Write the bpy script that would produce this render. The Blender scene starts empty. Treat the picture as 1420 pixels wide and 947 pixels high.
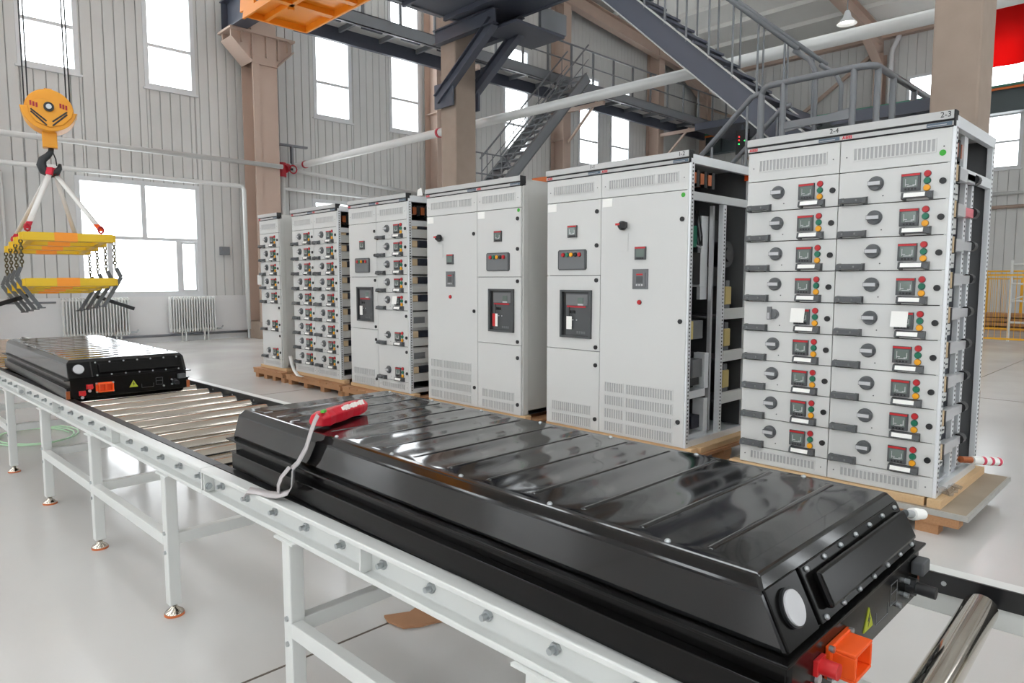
import bpy, bmesh, math, random
from mathutils import Vector, Matrix
random.seed(7)
SC = bpy.context.scene
COL = SC.collection
PI = math.pi

# ------------------------------------------------------------------ camera
cam = bpy.data.cameras.new('camera')
cam.sensor_width = 36.0
cam.lens = 24.17
cam.clip_end = 200
cam_o = bpy.data.objects.new('camera', cam)
COL.objects.link(cam_o)
R = Matrix(((0.715367, 0.063142, -0.695891), (-0.698749, 0.064644, -0.712440), (0.0, 0.995909, 0.090364)))
cam_o.matrix_world = Matrix.Translation((0, 0, 1.46)) @ R.to_4x4()
SC.camera = cam_o

# ------------------------------------------------------------------ sky and exposure
SKY_STRENGTH = 6.1
world = bpy.data.worlds.new('sky')
SC.world = world
world.use_nodes = True
bg = world.node_tree.nodes['Background']
bg.inputs[0].default_value = (0.985, 0.99, 1.0, 1)
bg.inputs[1].default_value = SKY_STRENGTH
SC.view_settings.view_transform = 'Standard'
SC.view_settings.look = 'None'
SC.view_settings.gamma = 1
SC.view_settings.use_curve_mapping = False
SC.view_settings.exposure = 0.0

# ------------------------------------------------------------------ materials
def lin(c):
    return tuple((x / 255 / 12.92) if x / 255 <= 0.04045 else ((x / 255 + 0.055) / 1.055) ** 2.4 for x in c)

def mat(name, rgb, rough=0.5, metal=0.0, var=0.0, scale=6.0, bump=0.0, stretch=(1, 1, 1), spec=0.5, emit=None, coat=0.0, rvar=0.0):
    m = bpy.data.materials.new(name)
    m.use_nodes = True
    nt = m.node_tree
    b = nt.nodes['Principled BSDF']
    c = lin(rgb)
    b.inputs['Base Color'].default_value = (*c, 1)
    b.inputs['Roughness'].default_value = rough
    b.inputs['Metallic'].default_value = metal
    b.inputs['Specular IOR Level'].default_value = spec
    b.inputs['Coat Weight'].default_value = coat
    if emit:
        b.inputs['Emission Color'].default_value = (*lin(rgb), 1)
        b.inputs['Emission Strength'].default_value = emit
    if var or bump or rvar:
        tc = nt.nodes.new('ShaderNodeTexCoord')
        mp = nt.nodes.new('ShaderNodeMapping')
        mp.inputs['Scale'].default_value = stretch
        nz = nt.nodes.new('ShaderNodeTexNoise')
        nz.inputs['Scale'].default_value = scale
        nz.inputs['Detail'].default_value = 5
        nt.links.new(tc.outputs['Object'], mp.inputs[0])
        nt.links.new(mp.outputs[0], nz.inputs['Vector'])
        if var:
            mx = nt.nodes.new('ShaderNodeMix')
            mx.data_type = 'RGBA'
            mx.inputs[6].default_value = (*[x * (1 - var) for x in c], 1)
            mx.inputs[7].default_value = (*[min(1, x * (1 + var)) for x in c], 1)
            nt.links.new(nz.outputs[0], mx.inputs[0])
            nt.links.new(mx.outputs[2], b.inputs['Base Color'])
        if rvar:
            mr = nt.nodes.new('ShaderNodeMapRange')
            mr.inputs[3].default_value = max(0.02, rough - rvar)
            mr.inputs[4].default_value = rough + rvar
            nt.links.new(nz.outputs[0], mr.inputs[0])
            nt.links.new(mr.outputs[0], b.inputs['Roughness'])
        if bump:
            bp = nt.nodes.new('ShaderNodeBump')
            bp.inputs['Strength'].default_value = bump
            bp.inputs['Distance'].default_value = 0.01
            nt.links.new(nz.outputs[0], bp.inputs['Height'])
            nt.links.new(bp.outputs[0], b.inputs['Normal'])
    return m

def glass_mat(name, tint, gloss=0.06):
    m = bpy.data.materials.new(name)
    m.use_nodes = True
    nt = m.node_tree
    nt.nodes.remove(nt.nodes['Principled BSDF'])
    out = nt.nodes['Material Output']
    t = nt.nodes.new('ShaderNodeBsdfTransparent')
    t.inputs[0].default_value = (*tint, 1)
    g = nt.nodes.new('ShaderNodeBsdfGlossy')
    g.inputs['Roughness'].default_value = 0.03
    mx = nt.nodes.new('ShaderNodeMixShader')
    mx.inputs[0].default_value = gloss
    nt.links.new(t.outputs[0], mx.inputs[1])
    nt.links.new(g.outputs[0], mx.inputs[2])
    nt.links.new(mx.outputs[0], out.inputs[0])
    return m

def cloth_mat(name, rgb):
    m = bpy.data.materials.new(name)
    m.use_nodes = True
    nt = m.node_tree
    b = nt.nodes['Principled BSDF']
    b.inputs['Base Color'].default_value = (*lin(rgb), 1)
    b.inputs['Roughness'].default_value = 0.8
    tr = nt.nodes.new('ShaderNodeBsdfTranslucent')
    tr.inputs[0].default_value = (*lin(rgb), 1)
    mx = nt.nodes.new('ShaderNodeMixShader')
    mx.inputs[0].default_value = 0.75
    nt.links.new(b.outputs[0], mx.inputs[1])
    nt.links.new(tr.outputs[0], mx.inputs[2])
    nt.links.new(mx.outputs[0], nt.nodes['Material Output'].inputs[0])
    return m

M = {}
M['floor'] = mat('polished_concrete', (208, 206, 203), 0.2, 0, 0.09, 0.9, 0.0, rvar=0.08)
M['joint'] = mat('floor_joint', (105, 95, 85), 0.8)
M['clad'] = mat('wall_cladding', (206, 206, 204), 0.45, 0, 0.05, 1.5)
M['cladback'] = mat('cladding_seam', (150, 150, 150), 0.8)
M['plaster'] = mat('white_plaster', (222, 222, 222), 0.75, 0, 0.07, 1.3)
M['winframe'] = mat('window_plastic', (215, 217, 219), 0.4)
M['glass'] = glass_mat('window_glass', (0.97, 0.99, 1.0))
M['roof'] = mat('roof_sheet', (226, 225, 221), 0.6, 0, 0.04, 2.0)
M['brown'] = mat('beige_steel', (186, 164, 150), 0.6, 0, 0.06, 2.0)
M['concrete'] = mat('fireproofed_column', (158, 141, 128), 0.85, 0, 0.12, 5.0, 0.5)
M['darksteel'] = mat('blue_grey_steel', (74, 78, 90), 0.45, 0, 0.06, 2.0)
M['greysteel'] = mat('grey_painted_steel', (118, 121, 126), 0.4, 0, 0.05, 3.0)
M['handrail'] = mat('grey_handrail_paint', (112, 114, 118), 0.35)
M['greensteel'] = mat('green_grey_steel', (84, 94, 96), 0.5)
M['pipe'] = mat('galvanised_pipe', (214, 215, 213), 0.35, 0.15)
M['redpaint'] = mat('red_paint', (175, 28, 44), 0.4)
M['white'] = mat('white_powder_coat', (218, 219, 216), 0.32, 0, 0.02, 3.0)
M['cab'] = mat('cabinet_light_grey', (210, 210, 208), 0.42, 0, 0.015, 2.0)
M['cabside'] = mat('cabinet_side_grey', (200, 199, 195), 0.4)
M['cabin'] = mat('cabinet_inside', (96, 97, 98), 0.55)
M['header'] = mat('header_grey', (190, 190, 189), 0.4)
M['gal'] = mat('galvanised_frame', (226, 228, 230), 0.35, 0.25)
M['slot'] = mat('dark_gap', (40, 40, 42), 0.7)
M['ventbg'] = mat('vent_shadow_grey', (172, 172, 172), 0.8)
M['black'] = mat('black_plastic', (24, 24, 26), 0.4)
M['dgrey'] = mat('dark_grey_plastic', (78, 80, 82), 0.45)
M['knobgrey'] = mat('knob_grey', (92, 94, 96), 0.4)
M['mgrey'] = mat('mid_grey_plastic', (112, 114, 116), 0.45)
M['screen'] = mat('lcd_screen', (112, 124, 118), 0.15)
M['red'] = mat('signal_red', (190, 30, 38), 0.35)
M['green'] = mat('signal_green', (10, 110, 82), 0.35)
M['yellow'] = mat('signal_yellow', (240, 165, 20), 0.35)
M['paper'] = mat('white_paper', (245, 244, 240), 0.7)
M['sticker'] = mat('green_sticker', (55, 165, 45), 0.5)
M['blueplate'] = mat('blue_grey_plate', (88, 104, 120), 0.4)
M['logo'] = mat('logo_red', (205, 20, 40), 0.5)
M['ink'] = mat('black_ink', (30, 30, 30), 0.6)
M['copper'] = mat('copper', (190, 110, 70), 0.3, 0.8)
M['beige'] = mat('beige_board', (205, 180, 145), 0.6)
M['navy'] = mat('navy_module', (38, 42, 54), 0.45)
M['silver'] = mat('brushed_metal', (205, 205, 207), 0.35, 0.5)
M['pink'] = mat('pink_film', (222, 120, 130), 0.4)
M['pinkprint'] = mat('pink_red_print', (215, 70, 95), 0.6)
M['coil'] = mat('yellow_resin', (212, 190, 120), 0.5)
M['wood'] = mat('pallet_wood', (176, 130, 92), 0.75, 0, 0.2, 9, 0.2, (1, 12, 12))
M['woodpale'] = mat('pale_timber', (214, 180, 138), 0.7, 0, 0.12, 9, 0.15, (1, 10, 10))
M['ply'] = mat('dusty_plywood', (160, 146, 128), 0.85, 0, 0.15, 5)
M['trimgrey'] = mat('scuffed_grey_edge', (172, 170, 164), 0.7, 0, 0.2, 14)
M['packblack'] = mat('gloss_black_paint', (14, 14, 16), 0.085, 0.0, coat=0.15, spec=0.6)
M['packside'] = mat('satin_black_paint', (11, 10, 10), 0.2, spec=0.22)
M['chrome'] = mat('chrome', (205, 197, 186), 0.10, 1.0)
M['bolt'] = mat('zinc_bolt', (180, 184, 186), 0.3, 0.8)
M['orange'] = mat('orange_plastic', (245, 92, 28), 0.4)
M['redplug'] = mat('red_plug', (205, 40, 42), 0.35)
M['cap'] = mat('white_cap', (196, 196, 198), 0.4)
M['warn'] = mat('warning_yellow_green', (178, 186, 48), 0.5)
M['rubber'] = mat('orange_rubber', (205, 110, 60), 0.6)
M['crane'] = mat('crane_orange', (246, 150, 32), 0.4, 0, 0.03, 2)
M['hook_y'] = mat('hook_block_yellow', (235, 160, 35), 0.42, 0, 0.05, 6)
M['spread'] = mat('spreader_yellow', (226, 184, 25), 0.42)
M['rope'] = mat('wire_rope', (45, 45, 48), 0.5, 0.4)
M['iron'] = mat('black_iron', (48, 50, 52), 0.45, 0.3)
M['armgrey'] = mat('dark_arm_steel', (92, 94, 96), 0.5, 0.2)
M['chain'] = mat('yellowed_chain', (84, 74, 40), 0.5, 0.3)
M['sling'] = mat('white_webbing', (232, 230, 226), 0.8)
M['redweb'] = mat('red_webbing', (205, 35, 60), 0.7)
M['strap'] = mat('grey_webbing', (190, 184, 184), 0.75)
M['redbag'] = mat('red_vinyl', (205, 28, 48), 0.28, 0, 0.08, 20, 0.3)
M['greenclip'] = mat('green_clip', (90, 180, 60), 0.4)
M['carton'] = mat('cardboard', (178, 132, 98), 0.85, 0, 0.1, 10)
M['hose'] = mat('pale_green_hose', (196, 232, 196), 0.4)
M['fence'] = mat('fence_yellow', (238, 178, 40), 0.5)
M['banner'] = cloth_mat('red_banner_cloth', (255, 55, 55))
M['lampglow'] = mat('lamp_glow', (255, 250, 240), 0.5, emit=6.0)
M['sigred'] = mat('signal_lamp_red', (255, 60, 60), 0.4, emit=1.5)
M['siggreen'] = mat('signal_lamp_green', (60, 255, 120), 0.4, emit=1.5)
M['filmclear'] = glass_mat('clear_plastic_film', (0.88, 0.88, 0.88), 0.18)
M['orangeline'] = mat('orange_power_rail', (225, 120, 50), 0.5)
M['greenline'] = mat('green_power_rail', (70, 130, 110), 0.5)

# ------------------------------------------------------------------ helpers
W = {}

class MB:
    def __init__(s):
        s.v = []; s.f = []; s.m = []; s.s = []
    def add(s, vs, fs, mi=0, sm=False):
        o = len(s.v)
        s.v += [tuple(v) for v in vs]
        for f in fs:
            s.f.append([i + o for i in f]); s.m.append(mi); s.s.append(sm)
        return s
    def box(s, x0, x1, y0, y1, z0, z1, mi=0):
        vs = [(x, y, z) for x in (x0, x1) for y in (y0, y1) for z in (z0, z1)]
        return s.add(vs, [(0, 1, 3, 2), (4, 6, 7, 5), (0, 4, 5, 1), (2, 3, 7, 6), (0, 2, 6, 4), (1, 5, 7, 3)], mi)
    def bar(s, p, q, w, h, mi=0, up=(0, 0, 1)):
        p = Vector(p); q = Vector(q); d = (q - p).normalized()
        a = d.cross(Vector(up))
        if a.length < 1e-4: a = Vector((1, 0, 0))
        a.normalize(); b = a.cross(d).normalized()
        vs = []
        for c in (p, q):
            for i, j in ((-1, -1), (1, -1), (1, 1), (-1, 1)):
                vs.append(c + a * (i * w / 2) + b * (j * h / 2))
        return s.add(vs, [(3, 2, 1, 0), (4, 5, 6, 7), (0, 1, 5, 4), (1, 2, 6, 5), (2, 3, 7, 6), (3, 0, 4, 7)], mi)
    def cyl(s, p, q, r, n=14, mi=0, r2=None, sm=True):
        p = Vector(p); q = Vector(q); d = (q - p).normalized()
        a = d.cross(Vector((0, 0, 1)))
        if a.length < 1e-3: a = Vector((1, 0, 0))
        a.normalize(); b = d.cross(a)
        r2 = r if r2 is None else r2
        vs = []
        for c, rr in ((p, r), (q, r2)):
            for k in range(n):
                t = 2 * PI * k / n
                vs.append(c + a * (rr * math.cos(t)) + b * (rr * math.sin(t)))
        s.add(vs, [(k, (k + 1) % n, n + (k + 1) % n, n + k) for k in range(n)], mi, sm)
        s.add(vs[:n], [tuple(reversed(range(n)))], mi)
        s.add(vs[n:], [tuple(range(n))], mi)
        return s
    def tube(s, pts, r, n=8, mi=0, closed=False):
        rs = r if isinstance(r, (list, tuple)) else [r] * len(pts)
        pts = [Vector(p) for p in pts]; N = len(pts)
        a = None; vs = []
        for i, p in enumerate(pts):
            if closed: d = pts[(i + 1) % N] - pts[i - 1]
            else: d = pts[min(i + 1, N - 1)] - pts[max(i - 1, 0)]
            d.normalize()
            if a is None:
                a = d.cross(Vector((0, 0, 1)))
                if a.length < 1e-3: a = d.cross(Vector((0, 1, 0)))
            else:
                a = a - d * a.dot(d)
            a.normalize(); b = d.cross(a)
            for k in range(n):
                t = 2 * PI * k / n
                vs.append(p + a * (rs[i] * math.cos(t)) + b * (rs[i] * math.sin(t)))
        fs = []
        for i in range(N if closed else N - 1):
            j = (i + 1) % N
            for k in range(n):
                fs.append((i * n + k, i * n + (k + 1) % n, j * n + (k + 1) % n, j * n + k))
        s.add(vs, fs, mi, True)
        if not closed:
            o = len(s.v) - N * n
            s.f.append([o + k for k in reversed(range(n))]); s.m.append(mi); s.s.append(False)
            s.f.append([o + (N - 1) * n + k for k in range(n)]); s.m.append(mi); s.s.append(False)
        return s
    def prism(s, poly, ax, c0, c1, mi=0):
        n = len(poly)
        mk = {'x': lambda p, c: (c, p[0], p[1]), 'y': lambda p, c: (p[0], c, p[1]), 'z': lambda p, c: (p[0], p[1], c)}[ax]
        vs = [mk(p, c0) for p in poly] + [mk(p, c1) for p in poly]
        fs = [tuple(range(n)), tuple(range(2 * n - 1, n - 1, -1))] + [(k, n + k, n + (k + 1) % n, (k + 1) % n) for k in range(n)]
        return s.add(vs, fs, mi)
    def lathe(s, prof, c, n=20, mi=0):
        vs = []
        for r, z in prof:
            for k in range(n):
                t = 2 * PI * k / n
                vs.append((c[0] + r * math.cos(t), c[1] + r * math.sin(t), c[2] + z))
        P = len(prof)
        fs = [(i * n + k, i * n + (k + 1) % n, (i + 1) * n + (k + 1) % n, (i + 1) * n + k) for i in range(P - 1) for k in range(n)]
        s.add(vs, fs, mi, True)
        return s
    def ribbon(s, pts, wvec, t=0.002, mi=0):
        w = Vector(wvec) / 2
        pts = [Vector(p) for p in pts]; N = len(pts); vs = []
        for i, p in enumerate(pts):
            d = (pts[min(i + 1, N - 1)] - pts[max(i - 1, 0)]).normalized()
            nn = d.cross(w).normalized() * t / 2
            vs += [p - w - nn, p + w - nn, p + w + nn, p - w + nn]
        fs = []
        for i in range(N - 1):
            for k in range(4):
                fs.append((4 * i + k, 4 * i + (k + 1) % 4, 4 * i + 4 + (k + 1) % 4, 4 * i + 4 + k))
        fs += [(3, 2, 1, 0), (4 * N - 4, 4 * N - 3, 4 * N - 2, 4 * N - 1)]
        return s.add(vs, fs, mi, True)
    def mesh(s, name, mats, off=(0, 0, 0), fix=True):
        if not isinstance(mats, (list, tuple)): mats = [mats]
        me = bpy.data.meshes.new(name)
        ox, oy, oz = off
        me.from_pydata([(x - ox, y - oy, z - oz) for x, y, z in s.v], [], s.f)
        for k in mats: me.materials.append(M[k])
        me.polygons.foreach_set('material_index', s.m)
        me.polygons.foreach_set('use_smooth', s.s)
        if fix:
            b = bmesh.new(); b.from_mesh(me)
            bmesh.ops.recalc_face_normals(b, faces=b.faces)
            b.to_mesh(me); b.free()
        me.update()
        return me
    def build(s, name, mats, parent=None, bevel=0, origin=None, kind=None):
        pw = W.get(parent, Vector((0, 0, 0))) if parent else Vector((0, 0, 0))
        o = Vector(origin) if origin is not None else pw
        return inst(name, s.mesh(name, mats, o), parent, o, bevel, kind)

def inst(name, me, parent, pos, bevel=0, kind=None, rot=None):
    ob = bpy.data.objects.new(name, me)
    COL.objects.link(ob)
    pw = W.get(parent, Vector((0, 0, 0))) if parent else Vector((0, 0, 0))
    ob.parent = parent
    ob.location = Vector(pos) - pw
    if rot: ob.rotation_euler = rot
    W[ob] = Vector(pos)
    if bevel:
        md = ob.modifiers.new('bevel', 'BEVEL'); md.width = bevel; md.segments = 2; md.limit_method = 'ANGLE'
        md.harden_normals = False
    if kind: ob['kind'] = kind
    return ob

def tag(o, label, cat, group=None, kind=None):
    o['label'] = label; o['category'] = cat
    if group: o['group'] = group
    if kind: o['kind'] = kind
    return o

def thing(name, label, cat, loc=(0, 0, 0), group=None, rotz=0, local=False, kind=None):
    o = bpy.data.objects.new(name, None)
    o.empty_display_size = 0.2
    COL.objects.link(o)
    o.location = loc; o.rotation_euler = (0, 0, rotz)
    W[o] = Vector((0, 0, 0)) if local else Vector(loc)
    return tag(o, label, cat, group, kind)

def text_mesh(s, size, mt, bold=0.0):
    cu = bpy.data.curves.new('lettering', 'FONT')
    cu.body = s; cu.size = size; cu.extrude = 0.0006; cu.offset = bold; cu.align_x = 'CENTER'; cu.align_y = 'CENTER'
    ob = bpy.data.objects.new('lettering', cu); COL.objects.link(ob)
    dg = bpy.context.evaluated_depsgraph_get()
    me = bpy.data.meshes.new_from_object(ob.evaluated_get(dg))
    bpy.data.objects.remove(ob)
    for v in me.vertices:
        x, y, z = v.co; v.co = (-z, -x, y)
    me.materials.clear(); me.materials.append(M[mt])
    return me

# ================================================================== SETTING
fl = MB().box(-8, 30, -11, 18, -0.2, 0).build('floor', 'floor')
tag(fl, 'pale grey polished concrete floor of the hall', 'floor', kind='structure')
for (x0, x1, y0, y1) in ((-8, 28.5, 2.374, 2.384), (-8, 28.5, 8.374, 8.384), (-8, 28.5, -3.62, -3.61), (10.0, 10.008, -11, 17)):
    MB().box(x0, x1, y0, y1, 0.0, 0.0015).build('floor_joint', 'joint', fl)

def holes_cells(u0, u1, z0, z1, holes):
    us = sorted({u0, u1, *[h[0] for h in holes], *[h[1] for h in holes]})
    us = [u for u in us if u0 <= u <= u1]
    out = []
    for a, b in zip(us, us[1:]):
        mid = (a + b) / 2
        hs = sorted((h[2], h[3]) for h in holes if h[0] < mid < h[1])
        z = z0
        for lo, hi in hs:
            if lo > z: out.append((a, b, z, lo))
            z = max(z, hi)
        if z < z1: out.append((a, b, z, z1))
    return out

HI = 9.9
GW = 17.2        # inner face of the gable wall (y)
XW = 28.6        # inner face of the far side wall (x)
ghi = [(2.88, 3.94), (5.25, 6.32), (9.41, 10.53), (11.82, 12.9), (16.4, 17.6), (20.3, 21.5), (22.25, 23.5)]
gtop = [HI, HI, HI, HI, 9.3, 9.1, 9.1]
gholes = [(a, b, 5.8, zt) for (a, b), zt in zip(ghi, gtop)] + [(3.76, 6.3, 1.1, 3.65), (9.3, 11.8, 1.1, 3.6)]

wl = MB()
for a, b, lo, hi in holes_cells(-8, XW + 0.3, 0, 13, gholes):
    wl.box(a, b, GW + 0.025, GW + 0.16, lo, hi)
wl = wl.build('wall_left', 'cladback')
tag(wl, 'gable wall clad in narrow vertical grey panels with tall windows', 'wall', kind='structure')
dado = MB()
for a, b in ((-8, 7.35), (7.95, 13.0), (13.4, XW)):
    dado.box(a, b, GW - 0.06, GW + 0.02, 0, 1.06)
dado.build('dado', 'plaster', wl)
# individual cladding panels
PW = 0.22
x = -0.4
while x < 13.2:
    edges = [x, x + PW]
    for h in gholes:
        for e in (h[0], h[1]):
            if x + 0.02 < e < x + PW - 0.02: edges.append(e)
    edges.sort()
    for a, b in zip(edges, edges[1:]):
        mid = (a + b) / 2
        hs = sorted((h[2], h[3]) for h in gholes if h[0] - 0.02 < mid < h[1] + 0.02)
        z = 1.06
        segs = []
        for lo, hi in hs:
            if lo > z + 0.01: segs.append((z, lo))
            z = hi
        segs.append((z, 12.8))
        for lo, hi in segs:
            g0 = 0.004 if a == x else 0
            g1 = 0.004 if b == x + PW else 0
            if lo < 7.2 or hi - lo > 1:
                m_ = MB()
                m_.prism([(a + g0, GW + 0.024), (a + g0 + 0.008, GW), (b - g1 - 0.008, GW), (b - g1, GW + 0.024)], 'z', lo, hi)
                m_.build('wall_panel', 'clad', wl)
    x += PW
rest = MB()
x = 13.2
holes_r = [h for h in gholes if h[1] > 13.2]
for (u0, u1) in ((-8, -0.4), (13.2, XW)):
    x = u0
    while x < u1 - 0.01:
        for a, b, lo, hi in holes_cells(x, x + PW, 1.06, 12.8, [(max(h[0], x), min(h[1], x + PW), h[2], h[3]) for h in holes_r if h[1] > x and h[0] < x + PW]):
            rest.box(a + (0.005 if a == x else 0), b - (0.005 if b == x + PW else 0), GW, GW + 0.024, lo, hi)
        x += PW
rest.build('wall_panels', 'clad', wl, kind='stuff')

wcount = [0]
def window(axis, plane, u0, u1, z0, z1, vbars, hbars, label, out=0.12, sash=None):
    """axis 'x': window lies along x in plane y=plane; axis 'y': along y in plane x=plane"""
    wcount[0] += 1
    def bx(mb, a, b, lo, hi, d0, d1):
        if axis == 'x': mb.box(a, b, plane + d0, plane + d1, lo, hi)
        else: mb.box(plane + d0, plane + d1, a, b, lo, hi)
        return mb
    loc = ((u0 + u1) / 2, plane, z0) if axis == 'x' else (plane, (u0 + u1) / 2, z0)
    t = thing('window_%d' % wcount[0], label, 'window', loc, kind='structure')
    f = MB(); w = 0.075
    bx(f, u0 - 0.02, u0 + w, z0 - 0.02, z1 + 0.02, -0.02, out)
    bx(f, u1 - w, u1 + 0.02, z0 - 0.02, z1 + 0.02, -0.02, out)
    bx(f, u0 + w, u1 - w, z0 - 0.02, z0 + w, -0.02, out)
    bx(f, u0 + w, u1 - w, z1 - w, z1 + 0.02, -0.02, out)
    f.build('window_frame', 'winframe', t)
    sl = MB(); bx(sl, u0 - 0.06, u1 + 0.06, z0 - 0.06, z0 - 0.02, -0.05, out); sl.build('window_sill', 'winframe', t)
    zs = [z0 + w] + list(hbars) + [z1 - w]
    for h in hbars:
        m_ = MB(); bx(m_, u0 + w, u1 - w, h - 0.035, h + 0.035, 0.0, 0.08); m_.build('transom', 'winframe', t)
    for (u, lo, hi) in vbars:
        m_ = MB(); bx(m_, u - 0.05, u + 0.05, lo, hi, -0.01, 0.085); m_.build('mullion', 'winframe', t)
    for lo, hi in zip(zs, zs[1:]):
        cut = sorted([u0 + w] + [u for (u, a, b) in vbars if a < (lo + hi) / 2 < b] + [u1 - w])
        for a, b in zip(cut, cut[1:]):
            p = MB(); bx(p, a, b, lo, hi, 0.045, 0.053); p.build('pane', 'glass', t)
    if sash:
        s0, s1, lo, hi = sash
        m_ = MB()
        for a, b, c, d in ((s0, s0 + .07, lo, hi), (s1 - .07, s1, lo, hi), (s0 + .05, s1 - .05, lo, lo + .05), (s0 + .05, s1 - .05, hi - .05, hi)):
            bx(m_, a, b, c, d, 0.0, 0.04)
        m_.build('sash', 'winframe', t)
        h = MB(); bx(h, s0 + .015, s0 + .035, (lo + hi) / 2 - .15, (lo + hi) / 2 + .05, -.03, 0); h.build('sash_handle', 'winframe', t)
    return t

HB = (6.73, 8.8)
wl_names = ['tall upper window left of the hook block ropes', 'tall upper window between hook block and wall column',
            'tall upper window beside the orange crane part', 'tall upper window left of the brown pillar',
            'tall upper window behind the far staircase', 'upper window left of the pair below the walkway',
            'upper window right of the pair below the walkway']
for (a, b), nm, zt in zip(ghi, wl_names, gtop):
    window('x', GW, a, b, 5.8, zt, [], HB, nm)
window('x', GW, 3.76, 6.3, 1.1, 3.65, [(5.08, 2.4, 3.6), (4.35, 1.15, 2.35), (5.8, 1.15, 2.35)], [2.38],
       'wide white framed window above the radiators', sash=(5.82, 6.24, 1.16, 2.34))
window('x', GW, 9.3, 11.8, 1.1, 3.6, [(10.5, 2.4, 3.55)], [2.38], 'wide window mostly hidden behind the far cabinets')

# far side wall
xhi = [(4.9, 6.1), (7.3, 8.45), (-1.0, 0.2), (1.2, 2.4)]
xholes = [(a, b, 5.2, 8.85) for a, b in xhi]
wr = MB()
for a, b, lo, hi in holes_cells(-11, GW + 0.3, 0, 13, xholes):
    wr.box(XW + 0.02, XW + 0.16, a, b, lo, hi)
wr = wr.build('wall_right', 'cladback')
tag(wr, 'far side wall of vertical grey cladding behind the yellow fence', 'wall', kind='structure')
rest = MB(); y = -11.0
while y < GW - 0.01:
    for a, b, lo, hi in holes_cells(y, y + 0.3, 0, 12.8, [(max(h[0], y), min(h[1], y + 0.3), h[2], h[3]) for h in xholes if h[1] > y and h[0] < y + 0.3]):
        rest.box(XW, XW + 0.02, a + (0.007 if a == y else 0), b - (0.007 if b == y + 0.3 else 0), lo, hi)
    y += 0.3
rest.build('wall_panels', 'clad', wr, kind='stuff')
xn = ['far side window right of the big pillar under the red banner', 'far side window at the left edge of the big pillar',
      'far side window outside the view', 'far side window beyond the pillar']
for (a, b), nm in zip(xhi, xn):
    window('y', XW, a, b, 5.2, 8.85, [], (6.1, 7.0, 7.95), nm)

# walls behind the camera, with the same kind of glazing
def plain_wall(name, axis, plane, thick, u0, u1, holes, label):
    m_ = MB()
    for a, b, lo, hi in holes_cells(u0, u1, 0, 13, holes):
        if axis == 'x': m_.box(a, b, plane, plane + thick, lo, hi)
        else: m_.box(plane, plane + thick, a, b, lo, hi)
    o = m_.build(name, 'clad')
    tag(o, label, 'wall', kind='structure')
    for h in holes:
        p = MB()
        if axis == 'x': p.box(h[0], h[1], plane + thick / 2, plane + thick / 2 + .01, h[2], h[3])
        else: p.box(plane + thick / 2, plane + thick / 2 + .01, h[0], h[1], h[2], h[3])
        p.build('pane', 'glass', o)
    return o
hl = []
for k in range(9):
    u = -10 + k * 3.0
    hl += [(u + .7, u + 2.0, 5.8, 9.9)]
    if k % 2 == 0: hl += [(u + .2, u + 2.7, 1.1, 3.65)]
plain_wall('wall_back', 'y', -8.2, 0.2, -11, GW, hl, 'side wall behind the camera with rows of windows')
hr = []
for k in range(12):
    u = -7.6 + k * 3.0
    hr += [(u + .9, u + 2.0, 5.8, 9.9)]
    if k % 4 == 1: hr += [(u + .2, u + 2.7, 1.1, 3.65)]
plain_wall('wall_front', 'x', -11.2, 0.2, -8, XW, hr, 'gable wall behind the camera with rows of windows')

# roof: slopes down to the far side wall, skylight strips over the near bay, one more added to light the far bay
def roofz(x):
    return 12.9 - max(0, x - 8.0) * 0.105
rf = MB()
sky = [(-5.4, -4.4), (1.0, 2.0)]
sky_fill = (9.0, 10.2)
xs = sorted([-8.4, 8.0] + [e for s_ in sky for e in s_])
for a, b in zip(xs, xs[1:]):
    if (a, b) in sky:
        for (y0, y1) in ((-11.4, -9.5), (-4.2, -3.6), (2.6, 3.2), (9.4, 10.0), (14.5, GW + .3)):
            rf.box(a, b, y0, y1, 12.9, 13.0)
    else:
        rf.box(a, b, -11.4, GW + 0.3, 12.9, 13.0)
z1_ = roofz(XW + 0.3)
for (y0, y1) in ((-11.4, -9.5), (-4.2, -3.6), (2.6, 3.2), (9.4, 10.0), (14.5, GW + .3)):
    rf.box(9.0, 10.2, y0, y1, 12.72, 12.82)
rf.box(8.0, 9.0, -11.4, GW + .3, 12.82, 12.92)
rf.add([(10.2, -11.4, 12.669), (XW + .3, -11.4, z1_), (XW + .3, GW + .3, z1_), (10.2, GW + .3, 12.669),
        (10.2, -11.4, 12.769), (XW + .3, -11.4, z1_ + .1), (XW + .3, GW + .3, z1_ + .1), (10.2, GW + .3, 12.769)],
       [(0, 1, 2, 3), (7, 6, 5, 4), (0, 4, 5, 1), (1, 5, 6, 2), (2, 6, 7, 3), (3, 7, 4, 0)])
rf = rf.build('ceiling', 'roof')
tag(rf, 'pale sheet metal roof sloping towards the far side wall', 'ceiling', kind='structure')
MB().box(9.0, 10.2, -11.4, 15, 12.80, 12.81).build('skylight_pane', 'glass', rf)  # unseen skylight, added to brighten the far bay
for a, b in sky:
    MB().box(a, b, -11.4, 15, 12.96, 12.97).build('skylight_pane', 'glass', rf)
for k in range(13):
    px = 9.2 + k * 1.55
    MB().box(px - .03, px + .03, -11, GW, roofz(px) - .16, roofz(px) - .005).build('purlin', 'roof', rf)

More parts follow.
